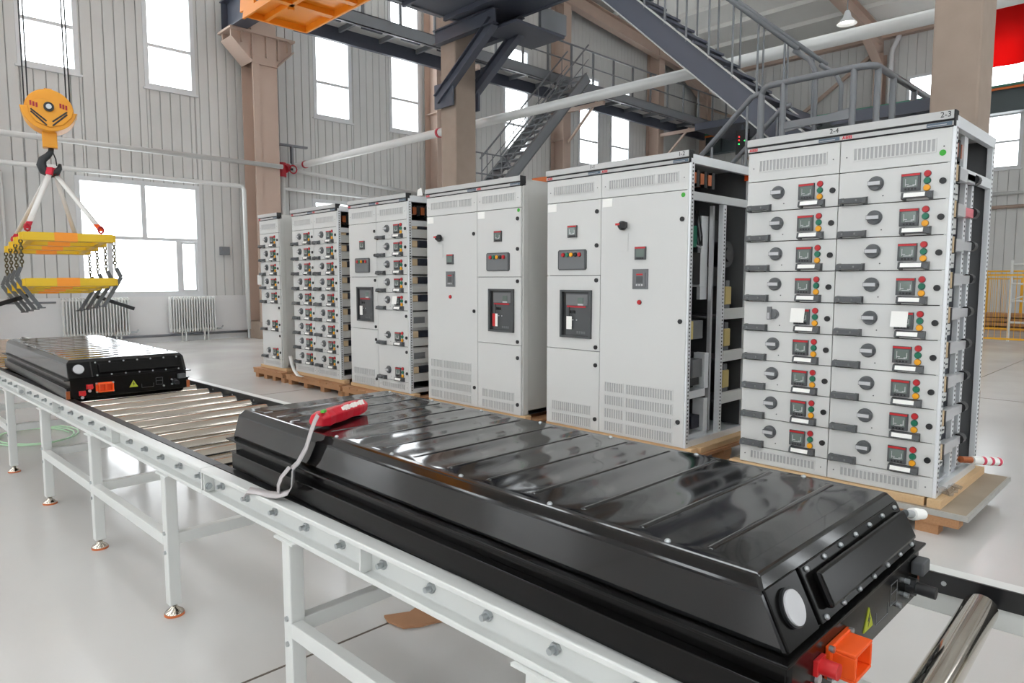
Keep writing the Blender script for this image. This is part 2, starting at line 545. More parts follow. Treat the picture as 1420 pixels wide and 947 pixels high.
# ------------------------------------------------------------------ steel frames and columns
def pillar(x0, x1, y0, y1, label, z1=12.88, m='concrete', bevel=0.02):
    t = thing('pillar', label, 'pillar', ((x0 + x1) / 2, (y0 + y1) / 2, 0), 'pillars of the hall')
    MB().box(x0, x1, y0, y1, 0, z1).build('shaft', m, t, bevel)
    MB().box(x0 - .05, x1 + .05, y0 - .05, y1 + .05, 0, 0.35).build('plinth', m, t, 0.01)
    return t
pillar(7.6, 8.05, 9.13, 9.53, 'brown coated pillar carrying the dark steel platform brackets')
pillar(7.6, 8.1, 1.65, 2.05, 'large brown coated pillar behind the tallest right cabinet')
pillar(7.6, 8.1, -5.8, -5.4, 'brown coated pillar outside the view on the right')

def wall_column(cx, label, corbel=False):
    t = thing('wall_column', label, 'column', (cx, 16.6, 0), 'steel columns along the gable wall')
    m_ = MB()
    if corbel:
        w = 0.31
        m_.box(cx - w, cx + w, 16.35, 16.37, 0.3, 12.5)      # front flange
        m_.box(cx - w, cx + w, 16.95, 16.97, 0.3, 12.5)
        m_.box(cx - 0.012, cx + 0.012, 16.37, 16.95, 0.3, 12.5)
        m_.box(cx - w - .0, cx - w + .16, 16.31, 16.355, 0.3, 6.72)
        m_.build('shaft', 'brown', t)
        MB().box(cx - .36, cx + .36, 16.28, 17.0, 0, .42).build('plinth', 'concrete', t, 0.01)
        c = MB()
        poly = [(cx - w, 6.6), (cx - .78, 7.08), (cx - .78, 7.24), (cx + .72, 7.24), (cx + .72, 7.02), (cx + w, 6.6)]
        c.prism(poly, 'y', 16.38, 16.42)
        c.prism(poly, 'y', 16.86, 16.9)
        c.build('corbel_plate', 'brown', t)
        MB().box(cx - .84, cx + .76, 16.26, 17.0, 7.24, 7.29).build('corbel_cap', 'brown', t)
        f_ = MB()
        f_.bar((cx - w, 16.6, 6.6), (cx - .8, 16.6, 7.08), 0.62, 0.03)
        f_.bar((cx + w, 16.6, 6.6), (cx + .74, 16.6, 7.02), 0.62, 0.03)
        f_.build('corbel_flange', 'brown', t)
        for dx in (-.55, -.3, 0.05, .35, .6):
            MB().box(cx + dx - .012, cx + dx + .012, 16.3, 16.9, 6.75 if abs(dx) < .4 else 7.0, 7.24).build('stiffener', 'brown', t)
        MB().box(cx - w, cx + w, 16.3, 16.35, 6.56, 6.6).build('stiffener', 'brown', t)
    else:
        m_.box(cx - .2, cx + .2, 16.55, 16.57, 0, 12.4)
        m_.box(cx - .2, cx + .2, 17.13, 17.15, 0, 12.4)
        m_.box(cx - .01, cx + .01, 16.57, 17.13, 0, 12.4)
        m_.build('shaft', 'brown', t)
        for z in (2.0, 4.2, 6.4):
            MB().box(cx - .19, cx + .19, 16.57, 17.12, z, z + .02).build('stiffener', 'brown', t)
    return t
wall_column(7.66, 'beige steel wall column with flared corbel under the orange crane', True)
wall_column(1.45, 'beige steel wall column at the left edge')
wall_column(13.25, 'beige steel wall column hidden behind the brown pillar')
wall_column(18.9, 'beige steel wall column right of the far staircase')
wall_column(24.8, 'beige steel wall column near the far end of the walkway')

def side_frame(y, label):
    t = thing('portal_frame', label, 'steel frame', (XW - .3, y, 0), 'portal frames of the far bay')
    m_ = MB()
    m_.box(XW - .45, XW - .43, y - .16, y + .16, 0, 9.8)
    m_.box(XW - .05, XW - .03, y - .16, y + .16, 0, 9.8)
    m_.box(XW - .43, XW - .05, y - .012, y + .012, 0, 9.8)
    m_.build('shaft', 'brown', t)
    xa, xb = XW - .45, 8.2
    ra = MB()
    for (oz, h) in ((-.18, .03), (-.68, .03)):
        ra.bar((xa, y, roofz(xa) + oz), (xb, y, roofz(xb) + oz), 0.3, h)
    ra.bar((xa, y, roofz(xa) - .43), (xb, y, roofz(xb) - .43), 0.02, 0.48)
    ra.build('rafter', 'brown', t)
    k = MB()
    k.prism([(XW - .03, 9.3), (XW - .5, 9.6), (XW - 2.2, roofz(XW - 2.2) - .65), (XW - .5, roofz(XW - .5) - .2), (XW - .03, roofz(XW) - .2)], 'y', y - .02, y + .02)
    k.bar((XW - .45, y, 9.35), (XW - 2.3, y, roofz(XW - 2.3) - .68), .3, .03)
    k.build('haunch', 'brown', t)
    return t
side_frame(9.35, 'beige portal frame with downpipe beside it in the far bay')
side_frame(16.6, 'beige portal frame against the gable wall')
side_frame(1.75, 'beige portal frame hidden behind the large pillar')
for p, q, lb in (((XW - .2, 9.6, 9.9), (XW - .2, 14.5, 6.6), 'beige diagonal brace falling left from the far portal frame'), ((XW - .2, 16.3, 9.0), (XW - .2, 11.0, 6.4), 'beige diagonal brace falling right from the gable corner')):
    tag(MB().bar(p, q, .12, .12).build('wall_brace', 'brown'), lb, 'brace', 'braces on the far side wall')
for i, (p, q) in enumerate((((12, 9.5, roofz(12) - .3), (18, 16.4, roofz(18) - .3)), ((12, 16.4, roofz(12) - .3), (18, 9.5, roofz(18) - .3)),
                            ((18, 9.5, roofz(18) - .3), (24, 2.0, roofz(24) - .3)), ((18, 2.0, roofz(18) - .3), (24, 9.5, roofz(24) - .3)))):
    tag(MB().cyl(p, q, 0.022, 8).build('roof_brace_rod', 'brown'),
        ['thin roof brace rod falling towards the gable end', 'thin roof brace rod crossing by the gable end', 'thin roof brace rod crossing above the stair', 'thin roof brace rod nearest the large pillar'][i], 'rod', 'roof brace rods')
# downpipe
dp = MB().tube([(XW - .2, 8.75, 10.4), (XW - .2, 8.8, 10.25), (XW - .25, 8.95, 9.9), (XW - .25, 8.98, 9.7), (XW - .25, 8.98, 0.2)], 0.09, 10)
tag(dp.build('downpipe', 'winframe'), 'white plastic downpipe beside the far portal frame', 'pipe')
gu = MB().prism([(XW - .3, 10.35), (XW - .02, 10.35), (XW - .02, 10.6), (XW - .3, 10.6)], 'y', -10, 16.2)
tag(gu.build('gutter', 'brown'), 'beige gutter trim along the top of the far side wall', 'gutter')

# ------------------------------------------------------------------ crane runway beams
def runway(name, x, y0, y1, zb, h, w, label, mname, rails=False):
    t = thing(name, label, 'crane beam', (x, (y0 + y1) / 2, zb))
    m_ = MB()
    m_.box(x - w / 2, x + w / 2, y0, y1, zb, zb + .03)
    m_.box(x - w / 2, x + w / 2, y0, y1, zb + h - .03, zb + h)
    m_.box(x - .015, x + .015, y0, y1, zb + .03, zb + h - .03)
    m_.build('girder', mname, t)
    k = y0 + .5
    while k < y1:
        MB().box(x - w / 2 + .02, x + w / 2 - .02, k, k + .02, zb + .03, zb + h - .03).build('stiffener', mname, t)
        k += 2.4
    if rails:
        MB().box(x - w / 2 - .08, x - w / 2 - .04, y0, y1, zb + h - .10, zb + h - .03).build('power_rail', 'orangeline', t)
        MB().box(x - w / 2 - .08, x - w / 2 - .04, y0, y1, zb + h - .01, zb + h + .06).build('power_rail', 'greenline', t)
    return t
runway('crane_runway', 27.95, -9, 16.3, 6.93, 0.82, 0.36, 'dark crane runway beam with orange and green power rails', 'greensteel', True)
runway('crane_runway', 7.05, -10, 16.95, 7.295, 0.7, 0.36, 'dark crane runway beam resting on the corbel', 'darksteel')
for y in (9.35, 16.6, 1.75):
    b_ = MB().prism([(27.7, 6.9), (XW - .45, 6.9), (XW - .45, 6.3)], 'y', y - .1, y + .1)
    tag(b_.build('runway_bracket', 'brown'), {9.35: 'beige runway bracket under the far portal frame', 16.6: 'beige runway bracket by the gable corner', 1.75: 'beige runway bracket behind the large pillar'}[y], 'bracket', 'runway brackets')

# ------------------------------------------------------------------ walkway along the gable wall
t = thing('walkway', 'grey steel walkway with railing high along the gable wall', 'walkway', (17, 15.9, 7.6))
WY = 14.85
MB().box(8.3, 27.3, WY, WY + .03, 7.56, 7.86).build('edge_beam', 'greysteel', t)
e_ = MB(); e_.box(8.3, 27.3, WY, WY + .1, 7.84, 7.86); e_.box(8.3, 27.3, WY, WY + .1, 7.56, 7.575)
e_.build('edge_flange', 'greysteel', t)
MB().box(8.3, 27.3, 15.98, 16.1, 7.46, 7.86).build('rear_beam', 'darksteel', t)
xx = 8.3
while xx < 26.4:
    MB().box(xx + .01, min(xx + 1.18, 27.3), WY + .03, 15.98, 7.80, 7.83).build('deck_plate', 'clad', t)
    MB().box(xx - .03, xx + .03, WY + .03, 15.98, 7.68, 7.80).build('deck_rib', 'greysteel', t)
    MB().box(xx + .3, xx + .9, 15.4, 15.46, 7.72, 7.80).build('deck_rib', 'darksteel', t)
    xx += 1.2
MB().tube([(8.3, WY + .04, 8.9), (27.2, WY + .04, 8.9)], 0.03, 6).build('top_rail', 'handrail', t)
MB().tube([(8.3, WY + .04, 8.38), (27.2, WY + .04, 8.38)], 0.022, 6).build('mid_rail', 'handrail', t)
xx = 8.4
while xx < 27.2:
    MB().box(xx - .03, xx + .03, WY + .02, WY + .07, 7.86, 8.9).build('post', 'handrail', t)
    xx += 1.1
for xb in (13.25, 18.9, 24.8):
    MB().bar((xb, 16.5, 6.3), (xb, 15.2, 7.5), .07, .07).build('knee_brace', 'brown', t)
    MB().box(xb - .06, xb + .06, WY + .05, 16.55, 7.34, 7.46).build('support_arm', 'brown', t)
MB().box(24.6, 27.3, 11.0, WY, 7.3, 7.56).build('landing_deck', 'darksteel', t)
# signal lights under the walkway end
t = thing('signal_light', 'small red and green signal lights below the walkway end', 'signal light', (24.9, 12.9, 6.0))
MB().box(24.9, 25.0, 12.75, 13.25, 6.2, 7.1).build('housing', 'black', t)
for i, (dy, dz, mm) in enumerate(((.35, .65, 'sigred'), (.35, .52, 'sigred'), (.35, .38, 'siggreen'), (.12, .48, 'siggreen'))):
    MB().cyl((24.89, 12.75 + dy, 6.2 + dz), (24.86, 12.75 + dy, 6.2 + dz), .026, 10).build('lamp', mm, t)
MB().box(24.93, 24.97, 12.97, 13.03, 7.1, 7.3).build('drop_bar', 'darksteel', t)

# ------------------------------------------------------------------ staircases
def staircase(name, label, ax, start, end, fixed, width, mats, st_h, nsteps, rail_h, postn):
    """ax 'y': runs along y at x in [fixed, fixed+width]; ax 'x': runs along x at y in [fixed, fixed+width]"""
    def pt(u, f, z): return (f, u, z) if ax == 'y' else (u, f, z)
    u0, z0 = start; u1, z1 = end
    t = thing(name, label, 'staircase', pt((u0 + u1) / 2, fixed + width / 2, z0))
    sm, rm = mats
    up = (0, 0, 1)
    for f in (fixed, fixed + width):
        s_ = MB(); s_.bar(pt(u0, f, z0), pt(u1, f, z1), .02, st_h)
        L = math.hypot(u1 - u0, z1 - z0); du = (u1 - u0) / L; dz = (z1 - z0) / L
        nu, nz = -dz * (1 if du > 0 else -1), abs(du)
        for sgn in (-1, 1):
            o = sgn * (st_h / 2 - .006)
            s_.bar(pt(u0 + nu * o, f, z0 + nz * o), pt(u1 + nu * o, f, z1 + nz * o), .09, .012, 1)
        s_.build('stringer', [sm, 'header' if ax == 'y' else 'mgrey'], t)
    for k in range(nsteps):
        q = (k + .5) / nsteps
        u = u0 + (u1 - u0) * q; z = z0 + (z1 - z0) * q + st_h * .3
        m_ = MB()
        if ax == 'y': m_.box(fixed + .015, fixed + width - .015, u - .13, u + .13, z, z + .03)
        else: m_.box(u - .13, u + .13, fixed + .015, fixed + width - .015, z, z + .03)
        m_.build('tread', sm, t)
    for f in (fixed, fixed + width):
        MB().tube([pt(u0, f, z0 + rail_h), pt(u1, f, z1 + rail_h)], .027, 8).build('handrail', rm, t)
        MB().tube([pt(u0, f, z0 + rail_h * .55), pt(u1, f, z1 + rail_h * .55)], .014, 6).build('mid_rail', rm, t) if ax == 'x' else None
        for k in range(postn):
            q = (k + .5) / postn
            u = u0 + (u1 - u0) * q; z = z0 + (z1 - z0) * q
            MB().cyl(pt(u, f, z + st_h * .5), pt(u, f, z + rail_h), .013, 8).build('baluster', rm, t)
    return t
staircase('staircase', 'blue grey steel staircase rising behind the right cabinets', 'y', (3.4, 2.98), (7.2, 6.40), 7.74, 0.78, ('darksteel', 'handrail'), 0.28, 17, 1.0, 12)
staircase('staircase', 'distant grey steel staircase beside the brown pillar climbing to the walkway', 'x', (13.2, 3.9), (16.9, 7.65), 13.95, 0.85, ('greysteel', 'handrail'), 0.3, 16, 0.95, 7)
# landing at the foot of the far staircase
t = thing('stair_landing', 'small railed landing at the foot of the distant staircase', 'landing', (13.0, 14.6, 0))
MB().box(12.2, 13.4, 14.1, 15.15, 3.75, 3.85).build('deck', 'greysteel', t)
for (px, py) in ((12.25, 14.15), (13.35, 14.15), (12.25, 15.1), (13.35, 15.1)):
    MB().box(px - .05, px + .05, py - .05, py + .05, 0, 3.75).build('post', 'greysteel', t)
for z in (4.3, 4.85):
    MB().tube([(12.25, 15.1, z), (12.25, 14.12, z), (13.5, 14.12, z), (14.1, 14.12, z - .6)], .022, 6).build('rail', 'handrail', t)
for px in (12.25, 12.65, 13.05, 13.4):
    MB().cyl((px, 14.12, 3.85), (px, 14.12, 4.85), .018, 6).build('baluster', 'handrail', t)

# landing of the big staircase with tubular railing, and lower flight
t = thing('stair_landing', 'railed steel landing behind the tallest right cabinet', 'landing', (7.7, 2.9, 0))
LX0, LX1, LY0, LY1, LZ = 6.9, 8.5, 2.2, 3.45, 2.42
MB().box(LX0, LX1, LY0, LY1, LZ - .12, LZ).build('deck', 'darksteel', t)
for (px, py) in ((LX0 + .06, LY0 + .06), (LX1 - .06, LY0 + .06), (LX0 + .06, LY1 - .06), (LX1 - .06, LY1 - .06)):
    MB().box(px - .06, px + .06, py - .06, py + .06, 0, LZ - .12).build('support_post', 'darksteel', t)
RZ = 3.42
MB().tube([(6.9, 3.40, RZ - .09), (6.9, 3.38, RZ - .03), (6.9, 3.33, RZ), (6.9, 2.50, RZ), (6.905, 2.43, RZ), (6.93, 2.37, RZ), (6.99, 2.33, RZ), (7.1, 2.33, RZ), (8.9, 2.33, RZ)], .032, 10).build('top_rail', 'handrail', t)
for (px, py) in ((6.9, 3.17), (6.9, 2.50), (7.02, 2.33), (7.45, 2.33), (8.1, 2.33), (8.5, 2.33), (8.85, 2.33)):
    MB().cyl((px, py, LZ), (px, py, RZ), .030, 10).build('rail_post', 'handrail', t)
MB().cyl((6.9, 3.40, LZ), (6.9, 3.40, RZ - .06), .034, 10).build('rail_post', 'handrail', t)
MB().box(6.885, 6.915, 2.5, 3.17, 2.96, 3.03).build('mid_rail', 'handrail', t)
MB().bar((6.9, 3.17, 2.95), (6.9, 2.5, 3.04), .012, .05).build('mid_rail', 'handrail', t)
MB().box(7.0, 8.8, 2.32, 2.34, 2.9, 2.96).build('mid_rail', 'handrail', t)
MB().tube([(7.74, 3.45, 3.98), (7.74, 3.28, 3.85), (7.74, 3.2, 3.7), (7.74, 3.2, LZ)], .027, 8).build('newel', 'handrail', t)
MB().tube([(8.46, 3.45, 3.98), (8.46, 3.28, 3.85), (8.46, 3.2, 3.7), (8.46, 3.2, LZ)], .027, 8).build('newel', 'handrail', t)
MB().box(7.95, 8.15, 2.06, 3.10, 3.15, 3.27).build('tie_beam', 'darksteel', t)
t = thing('staircase', 'lower stair flight with tube handrail descending behind the open cabinet', 'staircase', (7.2, 4.6, 0))
for f in (6.9, 7.6):
    MB().bar((f, 3.45, 2.3), (f, 5.9, 0.1), .02, .26).build('stringer', 'darksteel', t)
    MB().tube([(f, 3.40, 3.36), (f, 3.5, 3.34), (f, 5.9, 1.15)], .03, 8).build('handrail', 'handrail', t)
    for k in range(6):
        y = 3.55 + k * .4
        MB().cyl((f, y, 2.3 - (y - 3.45) * .9), (f, y, 3.3 - (y - 3.5) * .91), .014, 6).build('baluster', 'handrail', t)
for k in range(10):
    y = 3.57 + k * .235
    MB().box(6.91, 7.59, y - .12, y + .12, 2.3 - (y - 3.45) * .9, 2.33 - (y - 3.45) * .9).build('tread', 'darksteel', t)

# platform on brackets at the brown pillar
t = thing('platform', 'dark steel platform on brackets around the brown pillar', 'platform', (7.8, 8.0, 5.4))
MB().box(5.6, 8.12, 6.5, 8.95, 5.66, 5.70).build('deck_plate', 'darksteel', t)
for xx in (5.6, 6.4, 7.2):
    MB().box(xx, xx + .05, 6.5, 8.95, 5.58, 5.66).build('deck_rib', 'darksteel', t)
MB().box(8.08, 8.14, 6.5, 8.95, 5.64, 5.95).build('edge_beam', 'darksteel', t)
MB().box(5.6, 8.1, 8.93, 8.99, 5.64, 5.85).build('edge_beam', 'greysteel', t)
MB().box(7.62, 8.72, 7.7, 8.45, 5.36, 5.40).build('lower_deck', 'darksteel', t)
MB().box(8.14, 8.74, 7.68, 7.74, 5.4, 5.72).build('edge_beam', 'greysteel', t)
for xb in (7.52, 8.1):
    b_ = MB()
    b_.box(xb - .06, xb + .06, 8.06, 9.56, 5.40, 5.42); b_.box(xb - .06, xb + .06, 8.06, 9.56, 5.62, 5.64); b_.box(xb - .012, xb + .012, 8.06, 9.56, 5.42, 5.62)
    b_.build('bracket_beam', 'darksteel', t)
    s_ = MB()
    s_.bar((xb, 9.5, 4.5), (xb, 8.12, 5.44), .012, .17)
    for o in (-.085, .085):
        s_.bar((xb, 9.5 + o * .56, 4.5 + o * .82), (xb, 8.12 + o * .56, 5.44 + o * .82), .13, .014)
    s_.build('strut', 'darksteel', t)
    MB().box(xb - .02, xb + .02, 9.1, 9.58, 4.35, 4.75).build('clamp_plate', 'darksteel', t)
# ------------------------------------------------------------------ orange crane carriage
t = thing('crane_carriage', 'orange painted crane carriage hanging at the top edge', 'crane', (6.2, 11.8, 6.3))
CX0, CX1, CY0, CY1, CZ = 5.75, 6.96, 9.4, 12.95, 6.3
m_ = MB()
m_.box(CX0, CX1, CY1 - .05, CY1, CZ, CZ + .35); m_.box(CX1 - .05, CX1, CY0, CY1, CZ, CZ + .35); m_.box(CX0, CX1, CY0, CY0 + .05, CZ, CZ + .35)
m_.build('edge_frame', 'crane', t, 0.01)
MB().box(CX0 + .0, CX1 - .05, CY0 + .05, CY1 - .05, CZ + .12, CZ + .15).build('floor_plate', 'crane', t)
for y in (10.2, 11.0, 11.8):
    MB().box(CX0, CX1 - .05, y, y + .14, CZ + .02, CZ + .12).build('cross_rib', 'crane', t)
MB().box(CX0 + .32, CX0 + .4, CY0, CY1, CZ + .02, CZ + .12).build('long_rib', 'crane', t)
MB().cyl((6.15, 12.0, CZ - .02), (6.15, 12.0, CZ + .12), .06, 12).build('stub', 'crane', t)
s_ = MB()
for (y0, y1, z0, z1) in ((CY0, CY1 + .1, CZ, CZ + .14), (CY0, CY1, CZ + .42, CZ + .9), (CY0, 11.9, CZ + .14, CZ + .42), (12.55, CY1 + .2, CZ + .14, CZ + .42)):
    s_.prism([(y0, z0), (y1, z0), (y1 - .05, z1), (y0, z1)], 'x', CX0 - .04, CX0)
s_.build('side_plate', 'crane', t)
MB().box(-6, 7.0, 10.4, 11.2, 7.2, 8.0).build('bridge_girder', 'crane', t)
MB().box(6.0, 6.8, 10.2, 12.2, 6.45, 7.3).build('drive_box', 'crane', t)
MB().box(6.9, 7.2, 9.6, 12.2, 8.0, 8.3).build('end_truck', 'crane', t)
t = thing('crane_trolley', 'orange crane trolley above the hook block out of view', 'crane', (1.5, 8.6, 7.1))
MB().box(1.0, 2.0, 7.0, 10.38, 7.1, 7.6).build('trolley_body', 'crane', t)

# ------------------------------------------------------------------ hook block, slings, spreader
HX, HY = 1.465, 7.5
ry = -math.atan2(HX, HY) * 1.0
t = thing('hook_block', 'orange crane hook block with black hook hanging on four wire ropes', 'hook', (HX, HY, 2.46), rotz=ry, local=True)
def L(p): return p
# local coordinates: x right seen from camera, -y towards camera, z up from hook bottom
cz = 0.50
def disc(r, n, z, squash=1.0):
    return [(r * math.cos(2 * PI * k / n), z + r * squash * math.sin(2 * PI * k / n)) for k in range(n)]
m_ = MB(); m_.prism(disc(.188, 36, cz), 'y', -.10, .10); m_.build('sheave_housing', 'hook_y', t, 0.008)
lens = [(-.218, .52)] + [(.208 * math.cos(a), cz + .02 + .205 * math.sin(a)) for a in [PI + k * PI / 16 for k in range(1, 16)]] + [(.218, .49)]
m_ = MB(); m_.prism(lens, 'y', -.135, .135); m_.build('side_guard', 'hook_y', t, 0.008)
pl = [(-.16, .56), (-.15, .46), (-.10, .385), (0, .345), (.10, .375), (.17, .45), (.185, .52), (.1, .57), (-.05, .59)]
m_ = MB(); m_.prism(pl, 'y', -.152, -.135); m_.build('cheek_plate', 'hook_y', t, 0.004)
for sg in (-1, 1):
    for o, l0 in ((0, .02), (.035, .035)):
        a = (sg * (.022), .36 + o); b = (sg * .135, .47 + o * .6)
        MB().bar((a[0], -.154, a[1]), (b[0], -.154, b[1]), .004, .013, 0, (0, 0, 1)).build('hazard_stripe', 'black', t)
    for k in range(3):
        MB().box(sg * .11 - .03 + k * .022, sg * .11 - .016 + k * .022, -.156, -.152, .52 - k * .006, .56 - k * .006).build('painted_mark', 'redpaint', t)
m_ = MB(); m_.cyl((0, -.175, cz + .02), (0, -.13, cz + .02), .04, 18); m_.build('axle_cap', 'iron', t)
m_ = MB(); m_.cyl((0, -.185, cz + .02), (0, -.17, cz + .02), .022, 14); m_.build('axle_nut', 'bolt', t)
MB().box(-.03, .03, -.02, .02, cz + .18, cz + .21).build('lug', 'hook_y', t)
MB().box(-.065, .05, -.05, .05, .185, .335).build('trunnion', 'hook_y', t, 0.006)
hk = [(0, 0, .19), (-.005, 0, .15), (-.03, 0, .115), (-.07, 0, .08), (-.082, 0, .03), (-.065, 0, -.02), (-.02, 0, -.045), (.03, 0, -.03), (.055, 0, .01), (.06, 0, .05)]
m_ = MB(); m_.tube(hk, [.022, .024, .028, .034, .040, .041, .038, .032, .022, .012], 12)
m_.build('hook', 'iron', t)
MB().tube([(.01, 0, .15), (.03, 0, .09), (.035, 0, .03)], .006, 6).build('safety_latch', 'iron', t)
for dx, dy in ((-.18, -.09), (-.155, .09), (.135, -.09), (.165, .09)):
    MB().cyl((dx, dy, .52), (dx * .95, dy, 4.66), .0065, 6).build('wire_rope', 'rope', t)

# spreader frames: local axes, y along the long side (away from camera), x across
SR = -math.atan(0.048)
SP = (1.484, 7.55)
TILT = -math.atan(0.07)
def S(x, y, z):
    c, s = math.cos(SR), math.sin(SR)
    return (SP[0] + x * c - y * s, SP[1] + x * s + y * c, z - .07 * y)
BYS = (-.55, -.183, .183, .55)
def spreader(z, label):
    t = thing('lifting_spreader', label, 'lifting spreader', (SP[0], SP[1], z), 'lifting frames under the hook', rotz=SR, local=True)
    t.rotation_euler = (TILT, 0, SR)
    for y in BYS:
        MB().box(-.335, .335, y - .04, y + .04, -.035, .035).build('cross_bar', 'spread', t, 0.004)
        MB().box(-.11, .06, y - .042, y + .042, -.037, .037).build('orange_band', 'crane', t)
    for sx in (-1, 1):
        MB().box(sx * .27 - .025, sx * .27 + .025, -.55, .55, -.03, .03).build('long_bar', 'spread', t)
        for y in BYS:
            MB().box(sx * .345 - .01, sx * .345 + .01, y - .03, y + .03, -.03, .03).build('end_plate', 'spread', t)
    return t
ZU, ZL = 1.78, 1.393
spreader(ZU, 'upper yellow lifting frame hung from white slings')
lowf = spreader(ZL, 'lower yellow lifting frame with dark gripping arms')
for sx in (-1, 1):
    for y in BYS:
        a = MB()
        pts = [(sx * .355, .13), (sx * .39, .045), (sx * .355, -.02), (sx * .235, -.215)]
        for i in range(3):
            a.bar((pts[i][0], y + .0, pts[i][1]), (pts[i + 1][0], y, pts[i + 1][1]), .028, .04, 0, (0, 1, 0))
        a.bar((sx * .26, y, -.215), (sx * .20, y, -.215), .03, .01)
        a.build('grip_arm', 'armgrey', lowf)
for i, (p, q) in enumerate((((-.26, .0, 1.31), (-.62, -.1, 1.185)), ((.30, .05, 1.295), (.60, -.05, 1.165)))):
    tag(MB().bar(S(*p), S(*q), .035, .035).build('guide_rod', 'black'), ('black guide rod pointing left below the lower lifting frame', 'black guide rod pointing right below the lower lifting frame')[i], 'rod')
# chains
link = MB()
def link_pts(rot):
    out = []
    for k in range(12):
        a = 2 * PI * k / 12
        u = .012 * math.cos(a); v = .018 * math.sin(a)
        out.append((u, 0, v) if not rot else (0, u, v))
    return out
cn = 8
ch = MB()
for k in range(cn):
    zc = -(k + .5) * .028
    ch.tube([(p[0], p[1], p[2] + zc) for p in link_pts(k % 2)], .0055, 5, 0, True)
chme = ch.mesh('chain', ['chain'])
nm = ['nearest', 'second nearest', 'third', 'farthest']
for sx in (-1, 1):
    for i, y in enumerate(BYS):
        p = S(sx * .345, y, ZU - .03)
        o = inst('lifting_chain', chme, None, p)
        o.scale = (1.0, 1.0, 1.0)
        tag(o, '%s lifting chain on the %s of the yellow frames' % (nm[i], 'left' if sx < 0 else 'right'), 'chain', 'lifting chains')
# slings
hp = (HX - .0, HY, 2.455)
for i, (x, y, nmz) in enumerate(((-.3, -.5, 'near left'), (-.3, .5, 'far left'), (.25, .5, 'far right'), (.28, -.5, 'near right'))):
    e = S(x, y, ZU + .05)
    t = thing('webbing_sling', 'white webbing sling running to the %s corner of the upper frame' % nmz, 'sling', hp, 'white slings on the hook')
    a = Vector(hp) + Vector(((.012 if x > 0 else -.02), (i - 1.5) * .012, -.02)); b = Vector(e)
    d = (b - a)
    side = Vector((.045, 0, 0)) if y < 0 else Vector((.04, 0.01, 0))
    MB().ribbon([a, a + d * .5, a + d * .86], side, .008).build('webbing', 'sling', t)
    MB().ribbon([a + d * .855, a + d * .95], side * 1.05, .012).build('sleeve', 'redweb' if i != 3 else 'orange', t)
    m_ = MB(); m_.tube([a + d * .94 + Vector((math.cos(k * PI / 4) * .02, 0, math.sin(k * PI / 4) * .03)) for k in range(8)], .009, 6, 0, True); m_.build('shackle', 'redpaint', t)
    MB().bar(a + Vector((0, 0, .03)), a + d * .06, .05, .03).build('top_sleeve', 'redweb', t)

# ------------------------------------------------------------------ pipes
def pipe(name, pts, r, label, m='pipe', parts=None, n=14):
    t = thing(name, label, 'pipe', pts[0], 'wall pipes')
    MB().tube(pts, r, n).build('pipe_run', m, t)
    return t
pipe('water_pipe', [(-4, 16.27, 4.24), (8.0, 16.27, 4.21)], .055, 'upper horizontal white pipe along the gable wall')
t = pipe('water_pipe', [(-4, 16.45, 3.74), (6.98, 16.45, 3.67), (7.06, 16.45, 3.66), (7.1, 16.45, 3.58), (7.1, 16.45, .25)], .05, 'lower white pipe bending down beside the wall column')
MB().cyl((7.1, 16.45, .25), (7.1, 16.45, .02), .03, 10).build('pipe_foot', 'bolt', t)
t = pipe('water_pipe', [(8.30, 16.75, 4.25), (8.55, 16.95, 4.36), (8.68, 16.98, 4.38), (8.75, 16.85, 4.385), (8.75, -3, 4.30)], .08, 'thick white pipe crossing overhead past both pillars')
for y in (11.0, 16.5):
    MB().cyl((8.75, y, 4.36 + (y - 11) * .004), (8.75, y + .06, 4.36 + (y - 11) * .004), .095, 14).build('pipe_clamp', 'redpaint', t)
pipe('water_pipe', [(8.35, 16.9, 4.27), (13.0, 16.9, 3.98)], .05, 'white pipe falling right from the red valve')
pipe('water_pipe', [(8.05, 16.85, 3.2), (8.05, 16.85, 3.72), (8.12, 16.85, 3.77), (13.0, 16.85, 3.74)], .045, 'lowest white pipe behind the far cabinets')
pipe('water_pipe', [(8.25, 16.8, .05), (8.25, 16.8, 4.2)], .06, 'vertical grey pipe under the red valve')
t = thing('pipe_valve', 'red pipe coupling and valve at the wall column', 'valve', (8.2, 16.75, 4.2))
m_ = MB(); m_.cyl((8.02, 16.9, 4.3), (8.14, 16.88, 4.28), .10, 14); m_.build('coupling', 'redpaint', t)
m_ = MB(); m_.cyl((8.25, 16.8, 4.05), (8.25, 16.8, 4.4), .10, 14); m_.build('coupling', 'redpaint', t)
m_ = MB(); m_.cyl((8.28, 16.74, 4.24), (8.42, 16.85, 4.30), .11, 14); m_.build('coupling', 'redpaint', t)
m_ = MB(); m_.tube([(8.5 + .1 * math.cos(k * PI / 6), 16.7, 4.25 + .1 * math.sin(k * PI / 6)) for k in range(12)], .018, 6, 0, True); m_.build('hand_wheel', 'redpaint', t)
MB().cyl((8.3, 16.8, 4.25), (8.5, 16.7, 4.25), .03, 8).build('stem', 'iron', t)
t = thing('pipe_bracket', 'grey pipe hanger bracket above the red valve', 'bracket', (8.3, 16.9, 4.6))
MB().box(7.95, 9.0, 16.85, 16.95, 4.85, 4.9).build('hanger_arm', 'greysteel', t)
MB().box(8.55, 8.6, 16.85, 16.95, 4.35, 4.85).build('hanger_rod', 'greysteel', t)
pipe('cable_conduit', [(2.45, 17.1, 3.6), (2.45, 17.1, 1.1)], .03, 'thin vertical conduit left of the wide window')
pipe('heating_pipe', [(1.0, 17.0, .16), (7.3, 17.0, .16)], .03, 'grey heating pipe along the foot of the gable wall', 'greysteel')
